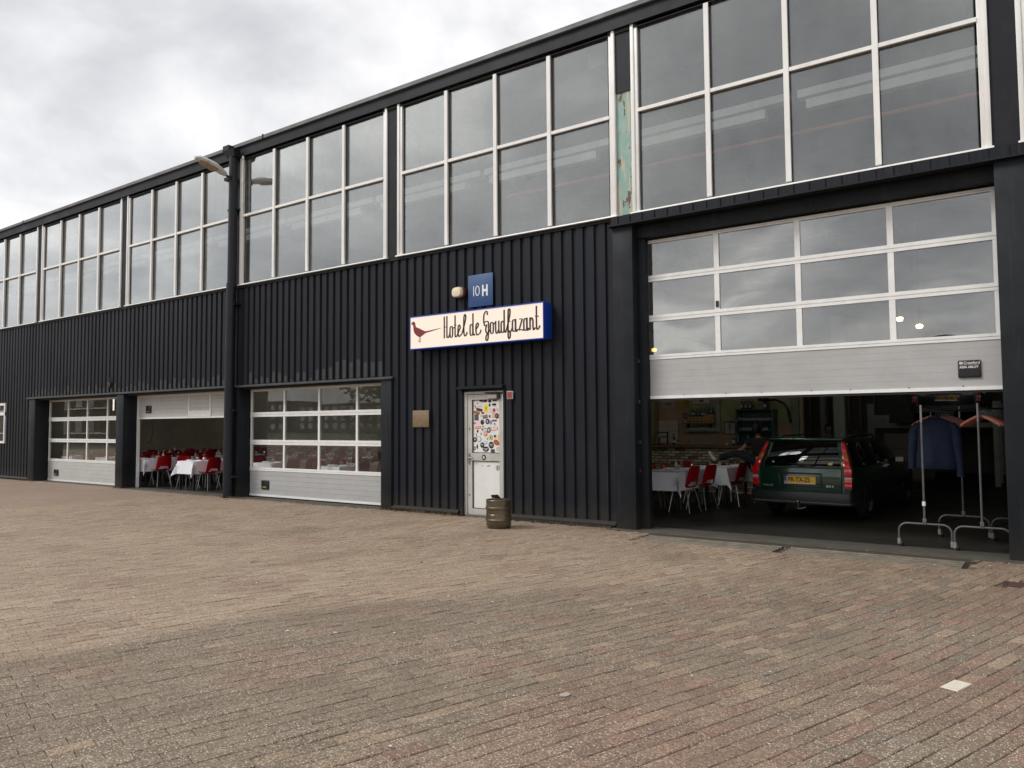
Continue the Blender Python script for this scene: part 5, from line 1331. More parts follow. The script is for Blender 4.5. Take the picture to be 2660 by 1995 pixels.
    for sx in (-1, 1):
        m = MB(); m.hexa([(sx*.80, 2.62, .86), (sx*.99, 2.60, .87), (sx*.99, 2.70, .87), (sx*.80, 2.74, .86), (sx*.80, 2.62, .97), (sx*.98, 2.60, .98), (sx*.98, 2.68, .98), (sx*.80, 2.74, .97)]); mr_ = m.build('door_mirror', paint, root, bevel=.015)
        m = MB(); m.box(sx*.84, sx*.97, 2.590, 2.598, .885, .965); m.build('mirror_glass', MT['chrome'], mr_)
        for y in (1.45, 2.45):
            m = MB(); m.box(sx*.838, sx*.855, y-.16, y, .73, .755); m.build('door_handle', MT['black'], root, bevel=.004)
        m = MB(); m.box(sx*.836, sx*.846, .9, 3.4, .50, .54); m.build('side_moulding', MT['trim'], root)
        for y in (.93, 3.46):
            t = MB(); prof = [(.19,-.09),(.27,-.085),(.295,-.05),(.295,.05),(.27,.085),(.19,.09)]
            t.lathe(prof, (0,0,0), 26); t.xform(Matrix.Translation((sx*.75, y, .295)) @ Matrix.Rotation(math.pi/2, 4, 'Y'))
            W_ = t.build('wheel', MT['rubber'], root, smooth=True)
            r2 = MB(); r2.lathe([(0,.05),(.05,.055),(.06,.03),(.17,.045),(.19,.075),(.19,-.07)], (0,0,0), 26)
            r2.xform(Matrix.Translation((sx*.75, y, .295)) @ Matrix.Rotation(sx*math.pi/2, 4, 'Y')); r2.build('rim', MT['rackmetal'], W_, smooth=True)
            a = MB(); a.prism([(y + .335*math.cos(k*math.pi/10), .30 + .335*math.sin(k*math.pi/10)) for k in range(11)], 0, sx*.70, sx*.842); a.build('wheel_arch', MT['rubber'], root)
    if detail:
        put_text('VOLVO', .042, 'badge', MT['silver'], root, (-.625, .0255, .545), xs=1.25)
        put_text('850 R', .045, 'badge', MT['silver'], root, (.42, .0255, .560), xs=1.15, weight=.0008)
        # stickers on the rear window
        bl_ = V(bt[0]); brr = V(bt[1]); tl_ = V(tp[0]); nrm = (brr-bl_).cross(tl_-bl_).normalized(); upv = (tl_-bl_); upv.x = 0
        uu = Vector((0, upv.y, upv.z)).normalized(); rotm = Matrix(((1,0,0,0),(0,-nrm.y,uu.y,0),(0,-nrm.z,uu.z,0),(0,0,0,1)))
        def onrear(x, z): 
            t = (z-.86)/.465; return Vector((x, .10+.24*t, z)) + nrm*.0125
        put_text('46', .075, 'window_sticker', P('yellow_print', (.7,.65,.2), .5), root, onrear(.42, .905), rot=rotm, shear=.35, weight=.003)
        put_text('io', .055, 'window_sticker', MT['white'], root, onrear(-.50, .93), rot=rotm, weight=.001)
        m = MB(); p0 = onrear(.655, .935); m.add([tuple(p0 + Vector((a, 0, 0)) + uu*b) for a, b in ((-.022,.02),(.022,.02),(.018,-.015),(0,-.035),(-.018,-.015))] + [tuple(p0 - nrm*.002 + Vector((a, 0, 0)) + uu*b) for a, b in ((-.022,.02),(.022,.02),(.018,-.015),(0,-.035),(-.018,-.015))], [(0,1,2,3,4)] + [(i, (i+1) % 5, 5+(i+1) % 5, 5+i) for i in range(5)])
        m.build('shield_sticker', MT['yellow'], root)
        m = MB(); p0 = onrear(-.0, .935); m.add([tuple(p0 + Vector((a, 0, 0)) + uu*b + nrm*c) for c in (.004, 0) for a, b in ((-.035,0),(.035,0),(0,.065))], [(0,1,2),(0,1,4,3),(1,2,5,4),(2,0,3,5)]); m.build('triangle_sticker', P('grey_sticker', (.35,.36,.36), .6), root)
CAR = thing('estate_car', 'dark green estate car with tall red tail lamps parked inside the garage door', 'car')
car_proto(CAR, MT['carpaint'], 'PR-TX-25')
CAR.location = (-3.46, 2.42, 0); CAR.rotation_euler = (0, 0, rad(-5))
CAR2 = thing('estate_car', 'dark car raised on the four post lift, seen from behind near the back', 'car')
car_proto(CAR2, MT['carpaint2'], 'GF-NB-50', detail=False)
CAR2.location = (-2.35, 12.9, 1.58); CAR2.rotation_euler = (0, 0, 0)

LF = thing('car_lift', 'pale four post car lift holding the raised dark car', 'car lift', (-2.5, 13.5, 0))
for x in (-4.17, -1.18):
    for y in (12.72, 16.2):
        m = MB(); m.box(x-.09, x+.09, y-.09, y+.09, 0, 2.13); m.build('lift_post', MT['cream'], LF)
        m = MB(); m.box(x-.14, x+.14, y-.14, y+.14, 0, .02); m.build('foot_plate', MT['darkmetal'], LF)
for y in (12.60, 16.05):
    m = MB(); m.box(-4.07, -1.28, y, y+.16, 1.45, 1.58); m.build('cross_beam', MT['cream'], LF)
for x in (-3.30, -1.85):
    m = MB(); m.box(x-.22, x+.22, 12.3, 16.4, 1.53 if False else 1.5801, 1.60); m.build('runway', MT['darkmetal'], LF)
m = MB(); m.box(-4.07, -3.70, 12.58, 12.78, 1.581, 1.80); m.build('control_box', MT['cream'], LF)

# other things standing in the garage
def column(x, y, w_, z, name='steel_column', label='pale square column standing behind the green car', mat='cream'):
    m = MB(); m.box(-w_/2, w_/2, -w_/2, w_/2, 0, z); solo(name, m.mesh(name, MT[mat], bevel=.006), label, 'column', (x, y, 0))
column(-4.22, 9.1, .25, 4.2)
column(-5.62, 13.4, .14, 3.4, label='thin pale column between the dark slatted windows at the back')
column(-1.16, 11.6, .12, 2.02, label='pale narrow post at the right of the hall behind the clothes racks')
BW = thing('partition', 'dark back partition with slatted windows behind the car', 'partition', (-5, 14, 0))
m = MB(); m.box(-9.1, -2.8, 14.05, 14.2, 0, 1.38); m.box(-9.1, -2.8, 14.05, 14.2, 2.6, 3.4); m.build('panel', P('dull_green_partition', (.12,.12,.08), .85, var=.2), BW)
m = MB(); m.box(-9.1, -2.8, 14.3, 14.35, 1.38, 2.6); m.build('backing', MT['walldark'], BW)
for x in (-6.56, -6.15, -5.66, -5.45, -5.02, -4.70, -4.32, -3.3):
    m = MB(); m.box(x-.035, x+.035, 14.0, 14.2, 1.38, 2.6); m.build('window_post', P('ochre_post', (.17,.14,.08), .8), BW)
for i in range(12):
    m = MB(); m.box(-9.0, -2.8, 14.12, 14.16, 1.45+i*.095, 1.465+i*.095); m.build('slat', MT['tablewood'], BW)
m = MB(); m.box(-3.9, -3.0, 12.9, 13.4, 0, 1.30)
CBX = solo('workbench_cabinet', m.mesh('workbench_cabinet', P('beige_cabinet', (.20,.18,.13), .7, var=.2), bevel=.01), 'beige metal cabinet standing under the lift beam', 'cabinet')
for i in range(3):
    m = MB(); m.box(-3.88, -3.02, 12.885, 12.899, .08+i*.40, .45+i*.40); m.build('drawer', P('beige_drawer', (.24,.21,.16), .7), CBX, bevel=.006)
HS = thing('exhaust_hose', 'dark flexible hose hanging from the column near the bar wall', 'hose', (-5.4, 8.3, 2))
m = MB(); m.tube([(-5.75, 8.25, 2.16), (-5.5, 8.2, 2.17), (-5.3, 8.2, 2.08), (-5.2, 8.2, 1.92), (-5.16, 8.25, 1.6)], .03, 8); m.build('hose', MT['black'], HS, smooth=True)
m = MB(); m.lathe([(0,0),(.12,.02),(.13,.1),(.05,.16),(0,.16)], (-5.8, 8.22, 2.12), 14); m.build('reel', MT['black'], HS, smooth=True)
# sofa-like stool where the person sits
def stool(name, label, x, y, z):
    t = thing(name, label, 'stool', (x, y, 0), 'bar stools')
    m = MB(); m.lathe([(0,0),(.16,0),(.18,.02),(.18,.05),(.15,.07),(0,.07)], (x, y, z-.07), 18); m.build('seat', MT['black'], t, smooth=True)
    m = MB()
    for k in range(4):
        a = math.pi/4 + k*math.pi/2; m = MB(); m.tube([(x+.10*math.cos(a), y+.10*math.sin(a), z-.07), (x+.20*math.cos(a), y+.20*math.sin(a), 0)], .013, 8); m.build('leg', MT['chrome'], t, smooth=True)
    m = MB(); m.tube([(x+.165*math.cos(q*math.pi/8), y+.165*math.sin(q*math.pi/8), .25) for q in range(17)], .009, 6); m.build('foot_ring', MT['chrome'], t, smooth=True)
stool('bar_stool', 'chrome bar stool under the sitting person beside the car', -4.86, 5.0, .72)
stool('bar_stool', 'black bar stool supporting the outstretched leg by the bar', -5.60, 4.97, .76)

# ------------------------------------------------------------------ people
def skin(name, pts, edges, mat, parent, sub=2, root=0):
    me = bpy.data.meshes.new(name); me.from_pydata([p[0] for p in pts], edges, [])
    o = bpy.data.objects.new(name, me); COL.objects.link(o)
    mod = o.modifiers.new('skin', 'SKIN')
    for i, p in enumerate(pts):
        r = p[1]; r = (r, r) if not isinstance(r, tuple) else r
        me.skin_vertices[0].data[i].radius = r; me.skin_vertices[0].data[i].use_root = (i == root)
    mod.use_smooth_shade = True
    s = o.modifiers.new('sub', 'SUBSURF'); s.levels = sub; s.render_levels = sub
    dg = bpy.context.evaluated_depsgraph_get()
    m2 = bpy.data.meshes.new_from_object(o.evaluated_get(dg)); m2.name = name
    bpy.data.objects.remove(o)
    m2.materials.clear(); m2.materials.append(mat)
    for p in m2.polygons: p.use_smooth = True
    return link(name, m2, parent)
def head(parent, c, yaw, s_=1.0, hairlen=1.0, face=True):
    mt = Matrix.Translation(c) @ Matrix.Rotation(yaw, 4, 'Z') @ Matrix.Scale(s_, 4)
    bm = bmesh.new(); bmesh.ops.create_icosphere(bm, subdivisions=3, radius=1)
    for v in bm.verts:
        x, y, z = v.co
        v.co = Vector((x*.075*(1 - .18*max(0, -z)), y*.096*(1-.12*max(0,-z)), z*.118))
        if y < -.55 and abs(x) < .25 and -.35 < z < .15: v.co.y -= .020*(1-abs(x)*3.4)      # nose
        if y < -.5 and .1 < z < .3 and .2 < abs(x) < .6: v.co.y += .008                       # eye hollows
        if y < -.4 and z < -.6: v.co.y -= .010
    me = bpy.data.meshes.new('head'); bm.to_mesh(me); bm.free(); me.transform(mt); me.materials.append(MT['skin'])
    for p in me.polygons: p.use_smooth = True
    h = link('head', me, parent)
    for sx in (-1, 1):
        m = MB(); m.lathe([(0,-.012),(.010,-.006),(.012,0),(.010,.006),(0,.012)], (0,0,0), 8); m.xform(mt @ Matrix.Translation((sx*.028, -.083, .012))); m.build('eye', MT['white'], h, smooth=True)
        m = MB(); m.lathe([(0,-.030),(.010,-.02),(.014,0),(.016,.02),(0,.03)], (0,0,0), 8); m.xform(mt @ Matrix.Translation((sx*.074, .005, -.005))); m.build('ear', MT['skin'], h, smooth=True)
    m = MB(); m.box(-.022, .022, -.093, -.085, -.052, -.044); m.xform(mt); m.build('mouth', P('lips', (.25,.08,.06), .5), h)
    bm = bmesh.new(); bmesh.ops.create_icosphere(bm, subdivisions=3, radius=1)
    R = random.Random(4)
    bmesh.ops.delete(bm, geom=[v for v in bm.verts if (v.co.y < -.45 and v.co.z < .45) or v.co.z < -.55*hairlen], context='VERTS')
    for v in bm.verts:
        k = 1.10 + .09*noise.noise(v.co*3.1 + Vector((2, 2, 2)))
        v.co = Vector((v.co.x*.080*k*1.05, v.co.y*.100*k + .006, v.co.z*.122*k + .004))
    bmesh.ops.solidify(bm, geom=bm.faces[:], thickness=.012)
    me = bpy.data.meshes.new('hair'); bm.to_mesh(me); bm.free(); me.transform(mt); me.materials.append(MT['hair'])
    for p in me.polygons: p.use_smooth = True
    link('hair', me, parent)
def hand(parent, wrist, direction, side=1):
    d = Vector(direction).normalized(); w_ = Vector(wrist); s_ = d.cross(Vector((0,0,1))).normalized()*side
    pts = [(tuple(w_), .024), (tuple(w_ + d*.05), (.036, .016)), (tuple(w_ + d*.085), (.036, .014))]; ed = [(0,1),(1,2)]
    for k in range(4):
        b = w_ + d*.085 + s_*(-.027 + .018*k); l = [.062, .072, .068, .052][k]; i0 = len(pts)
        pts += [(tuple(b), .0095), (tuple(b + d*l*.5 + Vector((0,0,-.006))), .0085), (tuple(b + d*l*.95 + Vector((0,0,-.02))), .007)]; ed += [(2, i0), (i0, i0+1), (i0+1, i0+2)]
    i0 = len(pts); b = w_ + d*.03 - s_*.03; pts += [(tuple(b), .011), (tuple(b + d*.03 - s_*.02), .010), (tuple(b + d*.06 - s_*.022), .008)]; ed += [(0, i0), (i0, i0+1), (i0+1, i0+2)]
    return pts, ed
def merge(pts, ed, hp, he, at):
    o = len(pts); pts += hp; ed += [(a+o, b+o) for a, b in he]; ed.append((at, o))
PR = thing('person', 'person in black T-shirt and dark trousers sitting by the bar, one leg stretched out', 'person', (-4.86, 5.0, 0))
px_, py_ = -4.88, 5.0
pel = (px_, py_, .82)
Pp = [(pel, (.135, .11)), ((px_+.0, py_, .96), (.125,.095)), ((px_-.02, py_, 1.10), (.145,.10)), ((px_-.04, py_, 1.23), (.13,.09)), ((px_-.05, py_, 1.31), (.055,.055)), ((px_-.06, py_, 1.39), (.05,.05)),
      ((px_-.20, py_-.06, 1.245), .055), ((px_-.36, py_-.10, 1.06), .042), ((px_-.60, py_-.06, 1.02), .030),
      ((px_+.14, py_+.08, 1.245), .055), ((px_+.20, py_+.16, 1.0), .040), ((px_+.06, py_+.30, .90), .029),
      ((px_-.08, py_-.09, .81), .090), ((px_-.46, py_-.10, 1.00), .066), ((px_-.88, py_-.10, .87), .045),
      ((px_-.06, py_+.09, .81), .085), ((px_-.34, py_+.14, .84), .062), ((px_-.33, py_+.16, .42), .042)]
Pe = [(0,1),(1,2),(2,3),(3,4),(4,5),(3,6),(6,7),(7,8),(3,9),(9,10),(10,11),(0,12),(12,13),(13,14),(0,15),(15,16),(16,17)]
hp, he = hand(PR, (px_-.62, py_-.055, 1.015), (-1, .05, -.15)); merge(Pp, Pe, hp, he, 8)
hp, he = hand(PR, (px_+.04, py_+.315, .895), (-.8, .5, -.1), -1); merge(Pp, Pe, hp, he, 11)
skin('body', Pp, Pe, MT['skin'], PR)
skin('t_shirt', [((px_, py_, .88), (.158,.145)), ((px_+.0, py_, .98), (.155,.140)), ((px_-.02, py_, 1.10), (.175,.145)), ((px_-.03, py_, 1.22), (.165,.130)), ((px_-.05, py_, 1.285), (.09,.085)),
      ((px_-.20, py_-.06, 1.245), .078), ((px_-.29, py_-.085, 1.14), .068), ((px_+.14, py_+.08, 1.245), .078), ((px_+.18, py_+.13, 1.12), .068)], [(0,1),(1,2),(2,3),(3,4),(3,5),(5,6),(3,7),(7,8)], MT['tee'], PR)
skin('trousers', [((px_, py_, .82), (.15,.125)), ((px_, py_, .90), (.145,.118)), ((px_-.08, py_-.09, .82), .100), ((px_-.46, py_-.10, 1.005), .086), ((px_-.86, py_-.10, .875), .066),
      ((px_-.06, py_+.09, .82), .100), ((px_-.34, py_+.14, .845), .080), ((px_-.33, py_+.16, .46), .062)], [(0,1),(0,2),(2,3),(3,4),(0,5),(5,6),(6,7)], MT['trouser'], PR)
for a in (((px_-.89, py_-.10, .86), (px_-.96, py_-.10, .845), (px_-1.00, py_-.10, .92), (px_-1.06, py_-.10, 1.03)), ((px_-.33, py_+.16, .41), (px_-.33, py_+.16, .335), (px_-.42, py_+.16, .31), (px_-.52, py_+.16, .30))):
    skin('shoe', [(a[0], .045), (a[1], .05), (a[2], (.045,.042)), (a[3], (.038,.030))], [(0,1),(1,2),(2,3)], MT['shoe'], PR)
head(PR, Vector((px_-.085, py_, 1.49)), rad(-165), 1.08, 1.5)
P2 = thing('person', 'person facing the yard, only the face showing above the green car roof', 'person', (-4.8, 10.4, 0))
qx, qy = -4.80, 10.4
Pp = [((qx, qy, .78), (.14,.11)), ((qx, qy, .95), (.13,.10)), ((qx, qy, 1.12), (.15,.10)), ((qx, qy, 1.20), (.12,.085)), ((qx, qy, 1.27), .055), ((qx, qy, 1.34), .05),
      ((qx-.18, qy, 1.17), .055), ((qx-.24, qy-.03, .92), .042), ((qx-.20, qy-.2, .76), .03), ((qx+.18, qy, 1.17), .055), ((qx+.24, qy-.03, .92), .042), ((qx+.20, qy-.2, .76), .03),
      ((qx-.09, qy, .74), .085), ((qx-.10, qy-.38, .76), .06), ((qx-.10, qy-.36, .36), .042), ((qx-.10, qy-.42, .28), .04), ((qx+.09, qy, .74), .085), ((qx+.10, qy-.38, .76), .06), ((qx+.10, qy-.36, .36), .042), ((qx+.10, qy-.42, .28), .04)]
Pe = [(0,1),(1,2),(2,3),(3,4),(4,5),(3,6),(6,7),(7,8),(3,9),(9,10),(10,11),(0,12),(12,13),(13,14),(14,15),(0,16),(16,17),(17,18),(18,19)]
hp, he = hand(P2, (qx-.20, qy-.21, .755), (.1, -1, -.1)); merge(Pp, Pe, hp, he, 8)
hp, he = hand(P2, (qx+.20, qy-.21, .755), (-.1, -1, -.1), -1); merge(Pp, Pe, hp, he, 11)
skin('body', Pp, Pe, MT['skin'], P2)
skin('t_shirt', [((qx, qy, .86), (.15,.12)), ((qx, qy, .97), (.145,.115)), ((qx, qy, 1.12), (.16,.11)), ((qx, qy, 1.20), (.13,.095)), ((qx-.18, qy, 1.17), .07), ((qx-.225, qy-.02, 1.0), .058), ((qx+.18, qy, 1.17), .07), ((qx+.225, qy-.02, 1.0), .058)], [(0,1),(1,2),(2,3),(3,4),(4,5),(3,6),(6,7)], MT['tee'], P2)
skin('trousers', [((qx, qy, .78), (.155,.125)), ((qx, qy, .86), (.15,.12)), ((qx-.09, qy, .75), .10), ((qx-.10, qy-.38, .76), .078), ((qx-.10, qy-.36, .40), .06), ((qx+.09, qy, .75), .10), ((qx+.10, qy-.38, .76), .078), ((qx+.10, qy-.36, .40), .06)], [(0,1),(0,2),(2,3),(3,4),(0,5),(5,6),(6,7)], MT['trouser'], P2)
head(P2, Vector((qx, qy, 1.44)), rad(20))
stool('bar_stool', 'bar stool under the person behind the green car', qx, qy, .70)

# ------------------------------------------------------------------ clothes racks
def rack(x, y0, y1, label, ht=1.82, dx=.33):
    t = thing('clothes_rack', label, 'clothes rack', (x, y0, 0), 'clothes racks')
    ends = [(x, y0), (x + dx, y1)]
    for (ex, ey) in ends:
        m = MB(); hw = .30; r_ = .10
        pts = [(ex-hw, ey, .10), (ex-hw, ey, .20)]
        for k in range(6):
            a = math.pi - k*math.pi/10; pts.append((ex-hw+r_+r_*math.cos(a), ey, .20+r_*math.sin(a)))
        for k in range(6):
            a = math.pi/2 - k*math.pi/10; pts.append((ex+hw-r_+r_*math.cos(a), ey, .20+r_*math.sin(a)))
        pts += [(ex+hw, ey, .10)]
        m.tube(pts, .0135, 8); m.build('foot_arch', MT['rackmetal'], t, smooth=True)
        m = MB(); m.box(ex-.022, ex+.022, ey-.018, ey+.018, .29, .37); m.build('socket', MT['rackmetal'], t, bevel=.003)
        m = MB(); m.tube([(ex, ey, .37), (ex, ey, 1.66)], .0135, 8); m.build('upright', MT['rackmetal'], t, smooth=True)
        m = MB(); m.tube([(ex, ey, 1.60), (ex, ey, ht)], .0155, 8); m.build('upright_top', MT['chrome'], t, smooth=True)
        for sx in (-1, 1):
            m = MB(); m.box(ex+sx*hw-.018, ex+sx*hw+.018, ey-.02, ey+.02, .075, .10); m.hexa([(ex+sx*hw-.016, ey-.022, .03), (ex+sx*hw+.016, ey-.022, .03), (ex+sx*hw+.016, ey+.012, .03), (ex+sx*hw-.016, ey+.012, .03), (ex+sx*hw-.018, ey-.02, .075), (ex+sx*hw+.018, ey-.02, .075), (ex+sx*hw+.018, ey+.02, .075), (ex+sx*hw-.018, ey+.02, .075)])
            c_ = m.build('castor', MT['castor'], t)
            m = MB(); m.lathe([(0,-.014),(.03,-.014),(.036,-.008),(.036,.008),(.03,.014),(0,.014)], (0,0,0), 14); m.xform(Matrix.Translation((ex+sx*hw, ey-.012, .036)) @ Matrix.Rotation(math.pi/2, 4, 'Y') @ Matrix.Translation((0,0,.032)))
            m.build('wheel', MT['rubber'] if sx < 0 else MT['castor'], c_, smooth=True)
    m = MB(); m.tube([(x, y0, ht-.06), (x+dx, y1, ht-.06)], .0145, 8); m.build('rail', MT['rackmetal'], t, smooth=True)
    m = MB(); m.tube([(x, y0, .16+.12), (x+dx, y1, .16+.12)], .010, 6); m.build('bottom_bar', MT['darkmetal'], t, smooth=True)
    return t
RK1 = rack(-1.39, .42, 1.62, 'tubular wheeled clothes rack with the dark blue jacket on it')
m = MB(); m.tube([(-1.39, .42, .53), (-1.39, .42, .585)], .021, 10); m.build('white_tape', MT['white'], RK1, smooth=True)
RK2 = rack(-.76, .40, 1.60, 'tubular wheeled clothes rack with many wooden hangers beside the right post', 1.83)
def hanger_mesh():
    m = MB(); pts = []
    for k in range(13):
        u = -1 + k/6; pts.append((u*.225, 0, -.115*abs(u)**1.35 - .015))
    rings = [[(x, -.009, z-.014-.004*abs(x)*8), (x, .009, z-.014-.004*abs(x)*8), (x, .009, z+.016), (x, -.009, z+.016)] for x, y, z in pts]
    m.loft(rings); return m.mesh('hanger', MT['hanger'], bevel=.003)
HM = hanger_mesh()
hk = MB(); hk.tube([(0,0,-.005),(0,0,.035),(.012,0,.045),(.018,0,.06),(.010,0,.078),(-.004,0,.080),(-.014,0,.070)], .0022, 5); HKM = hk.mesh('hook', MT['chrome'], smooth=True)
R = random.Random(5)
def hanger(x, y, z, rz, label, group):
    t = solo('clothes_hanger', HM, label, 'hanger', (x, y, z), rz, group); h = link('hook', HKM, None); h.parent = t
for i in range(8):
    hanger(-.76 + .28*(.05+i*.055), .45+i*.055, 1.687, -.30 + .085*i + R.uniform(-.05, .05), 'reddish wooden clothes hanger on the right rack, %s from the doorway' % ORD[i], 'hangers on the right rack')
for i in range(7):
    hanger(-1.39 + .28*(.42+i*.09), .84+i*.09, 1.677, -.25 + .09*i + R.uniform(-.08, .08), 'reddish wooden clothes hanger on the left rack, %s behind the jacket' % ORD[i], 'hangers on the left rack')
JK = thing('jacket', 'dark blue jacket hanging on a wooden hanger on the left clothes rack', 'jacket', (-1.33, .62, 1.6))
jx, jy = -1.27, .68
def ell(cx_, cy_, z, a, b, n=20, ph=0, am=0):
    return [(cx_ + a*math.cos(2*math.pi*i/n)*(1+am*math.sin(5*2*math.pi*i/n+ph)), cy_ + b*math.sin(2*math.pi*i/n)*(1+2.0*am*math.sin(4*2*math.pi*i/n+ph*2)), z) for i in range(n)]
m = MB(); m.loft([ell(jx, jy, 1.655, .055, .045), ell(jx, jy, 1.645, .10, .06), ell(jx, jy, 1.61, .18, .075), ell(jx, jy, 1.56, .225, .085), ell(jx, jy, 1.45, .225, .095, am=.02), ell(jx, jy, 1.28, .22, .10, ph=1, am=.03), ell(jx, jy, 1.12, .235, .11, ph=1.4, am=.045), ell(jx+.01, jy, 1.00, .25, .12, ph=1.8, am=.06), ell(jx+.01, jy, .985, .24, .11, ph=1.8, am=.06)], cap=True)
m.build('jacket_body', MT['denim'], JK, smooth=True, ang=80)
for sx in (-1, 1):
    m = MB(); m.loft([ell(jx+sx*.18, jy, 1.59, .055, .06, 12), ell(jx+sx*.235, jy, 1.50, .065, .075, 12, am=.03), ell(jx+sx*.258, jy, 1.30, .058, .07, 12, ph=2, am=.05), ell(jx+sx*.272, jy+.01, 1.10, .052, .062, 12, ph=1, am=.05), ell(jx+sx*.278, jy, .99 if sx < 0 else .90, .048, .058, 12, am=.04)], cap=True)
    m.build('sleeve', MT['denim'], JK, smooth=True, ang=80)
m = MB(); m.loft([ell(jx, jy, 1.64, .075, .062, 16), ell(jx, jy, 1.675, .062, .052, 16), ell(jx, jy, 1.670, .052, .043, 16), ell(jx, jy, 1.635, .06, .05, 16)], cap=False); m.build('collar', MT['denim'], JK, smooth=True)
hanger(-1.31, .68, 1.687, .0, 'reddish wooden clothes hanger holding the dark blue jacket', 'hangers on the left rack')

# ------------------------------------------------------------------ fixtures seen through the upper glass
x = -33.0; i = 0
while x < 2:
    t = thing('cable_tray', 'long white ceiling tray seen through the upper glass, section %s from the left' % (ORD[i] if i < 12 else 'at the right'), 'cable tray', (x, 1.25, 6.62), 'ceiling trays behind the upper windows')
    m = MB(); m.box(x, x+2.9, 1.15, 1.35, 6.54, 6.66); m.build('tray', MT['beam'], t)
    m = MB(); m.box(x+.12, x+2.5, 1.17, 1.33, 6.36, 6.50); m.build('lamp_housing', MT['beam'], t)
    m = MB(); m.box(x+1.2, x+1.24, 1.2, 1.24, 6.6602, 7.56); m.build('hanger_rod', MT['darkmetal'], t)
    x += 3.0; i += 1
t = thing('ceiling_pipe', 'thin red pipe running along the hall behind the upper glass', 'pipe', (-15, 1.25, 6.05))
m = MB(); m.tube([(-8.5, 1.25, 6.03), (2, 1.25, 6.03)], .035, 8); m.build('pipe', MT['redpipe'], t, smooth=True)
m = MB()
for xx in (-6, -3.2, -.4): m.box(xx, xx+.02, 1.24, 1.26, 6.065, 7.56)
m.build('drop_rods', MT['darkmetal'], t)
for (x, y, z, lb) in ((-2.40, 6.0, 3.64, 'small warm lit hanging lamp seen through the garage door glass, upper left one'), (-2.06, 6.0, 3.47, 'small warm lit hanging lamp seen through the garage door glass, lower right one'), (-7.75, 6.2, 3.38, 'small warm lit lamp at the left edge of the garage door glass')):
    t = thing('pendant_lamp', lb, 'lamp', (x, y, z), 'lit pendant lamps')
    m = MB(); m.lathe([(0,-.05),(.05,-.04),(.065,0),(.05,.03),(0,.04)], (x, y, z), 12); m.build('bulb', MT['warmlamp' if x > -5 else 'orangelamp'], t, smooth=True)
    m = MB(); m.tube([(x, y, z+.04), (x, y, 7.56)], .006, 5); m.build('cord', MT['black'], t)
for i, x in enumerate((-23.35, -23.0, -22.93)):  # emissive white bars on cords behind the far left door glass
    t = thing('white_bar', 'short glowing white bar in the far left door glass, %s from the left' % ORD[i], 'lamp', (x, 1.3, 2.1), 'glowing white bars')
    m = MB(); m.tube([(x, 1.3, 2.13), (x, 1.3, 2.75)], .022, 8); m.build('tube', MT['whitebar'], t, smooth=True)
    m = MB(); m.tube([(x, 1.3, 2.75), (x, 1.3, 7.56)], .008, 5); m.build('cord', MT['black'], t)
t = thing('wall_cable', 'thin dark cable hanging down beside the half raised door', 'cable', (-19.95, .55, 2.3))
m = MB(); m.tube([(-19.9, .60, 2.45), (-19.88, .60, 1.9), (-19.9, .60, 1.4), (-20.0, .60, 1.22), (-20.2, .60, 1.18)], .010, 6); m.build('cable', MT['black'], t, smooth=True)

# ================================================================== THE WORLD BEHIND THE CAMERA (seen in the glass)
R = random.Random(21)
def block(x0, x1, y, h, mat, label, floors=3):
    t = thing('apartment_building', label, 'building', ((x0+x1)/2, y, 0), 'apartment blocks across the yard')
    m = MB(); m.box(x0, x1, y-12, y, 0, h); m.build('wall', mat, t)
    m = MB(); m.box(x0-.4, x1+.4, y-12.4, y+.4, h, h+.35); m.build('roof', MT['fascia'], t)
    for f in range(floors):
        m = MB(); z = 1.0 + f*(h-.6)/floors; x = x0 + 1.2
        while x < x1 - 2.2:
            m.box(x, x+1.5, y+.001, y+.10, z, z+1.4); x += 3.1
        o = m.build('window_row', MT['frame'] if f % 2 else MT['beam'], t); o['kind'] = 'stuff'
block(-215, -165, -118, 8.0, MT['darkblock'], 'long grey apartment block across the yard, reflected far left')
block(-162, -120, -120, 6.9, MT['darkblock'], 'low grey apartment block across the yard')
block(-118, -78, -118, 8.6, MT['brickblock'], 'red brick apartment block across the yard')
block(-76, -40, -122, 7.8, MT['brickblock'], 'brown brick apartment block across the yard')
block(-38, 15, -120, 8.8, MT['darkblock'], 'grey apartment block opposite the garage door')
block(-138, -131, -160, 17, MT['darkblock'], 'grey tower rising behind the low blocks', 5)
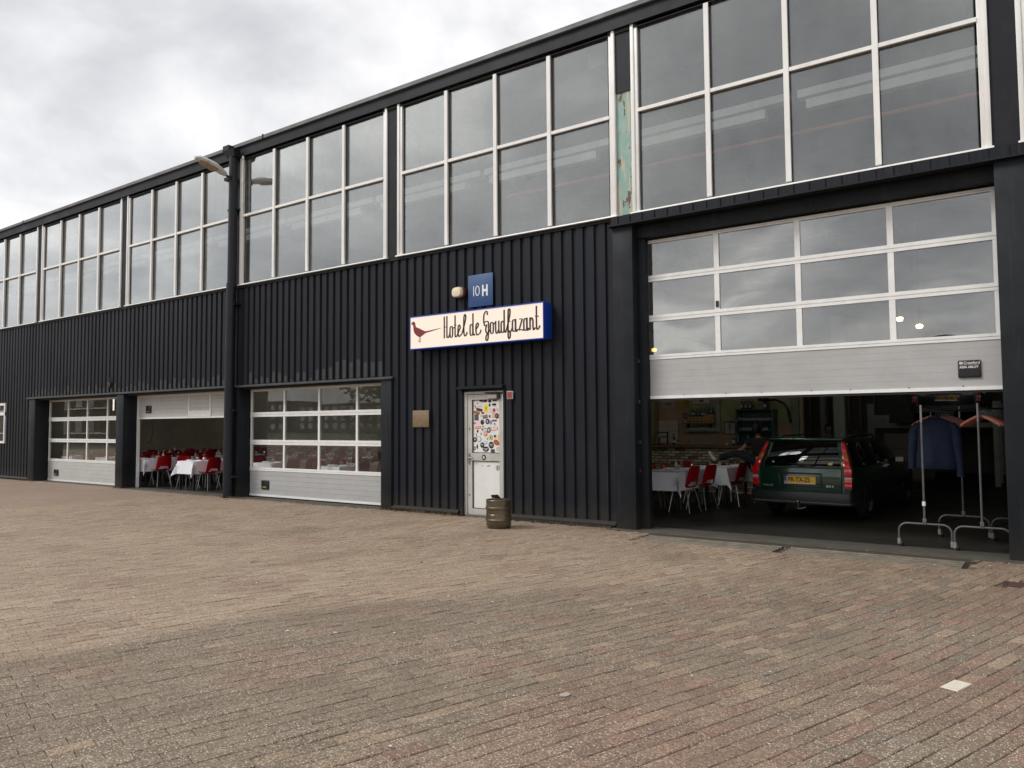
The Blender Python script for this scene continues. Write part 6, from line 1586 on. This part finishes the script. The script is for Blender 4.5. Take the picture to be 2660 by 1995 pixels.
def tree(x, y, h, r_, label, n=2600, kind='tree'):
    t = thing(kind, label, 'tree', (x, y, 0), 'trees across the yard')
    m = MB(); m.tube([(x, y, 0), (x+.05, y, h*.35), (x-.1, y+.1, h*.7)], [.22, .16, .07], 8)
    for k in range(6):
        a = k*1.05; m.tube([(x, y, h*(.35+.05*k)), (x+math.cos(a)*r_*.6, y+math.sin(a)*r_*.6, h*(.5+.06*k))], [.08, .03], 6)
    m.build('trunk', MT['bark'], t, smooth=True)
    m = MB(); cl = [(Vector((R.gauss(0,.45)*r_, R.gauss(0,.45)*r_, h*.62 + R.gauss(0,.20)*h)), R.uniform(.25,.5)*r_) for _ in range(26)]
    for _ in range(n):
        c, q = R.choice(cl); d = Vector((R.gauss(0,1), R.gauss(0,1), R.gauss(0,1))).normalized()*q*R.uniform(.5,1.05)
        p = Vector((x, y, 0)) + c + d; a = Vector((R.gauss(0,1), R.gauss(0,1), R.gauss(0,1))).normalized(); b = a.orthogonal().normalized(); s_ = R.uniform(.08,.17)
        m.add([tuple(p-a*s_), tuple(p+b*s_*.6), tuple(p+a*s_), tuple(p-b*s_*.6)], [(0,1,2,3)])
    o = m.build('crown', MT['leaf'], t)
tree(-26.4, -15.2, 7.6, 2.6, 'leafy tree standing in the yard, mirrored in the door glass')
def near_block():
    t = thing('apartment_building', 'tall brown brick apartment block left across the yard, mirrored in the far door', 'building', (-100, -36, 0), 'apartment blocks across the yard')
    m = MB(); m.box(-135, -78, -44, -28, 0, 11.0); m.build('wall', MT['brickfacade'], t)
    for f in range(4):
        z0 = 1.2 + f*2.6; m = MB(); x = -134
        while x < -79.5: m.box(x, x+1.3, -28.05, -27.9, z0, z0+1.3); x += 2.6
        o = m.build('window_row', MT['darkpane'], t); o['kind'] = 'stuff'
        m = MB(); m.box(-135, -78, -27.98, -27.88, z0-.22, z0-.08); m.build('ledge', MT['frame'], t)
MT['brickfacade'] = P('brown_brick_facade', (.10,.07,.045), .9, var=.3, vscale=.5); MT['darkpane'] = P('building_window', (.32,.31,.28), .3, var=.5, vscale=.4)
near_block()
for i in range(7):
    tree(-150 + i*22 + R.uniform(-6, 6), -92 + R.uniform(-6, 6), R.uniform(5, 7), 2.8, 'bushy tree by the far road, %s from the left' % ORD[i], 700)
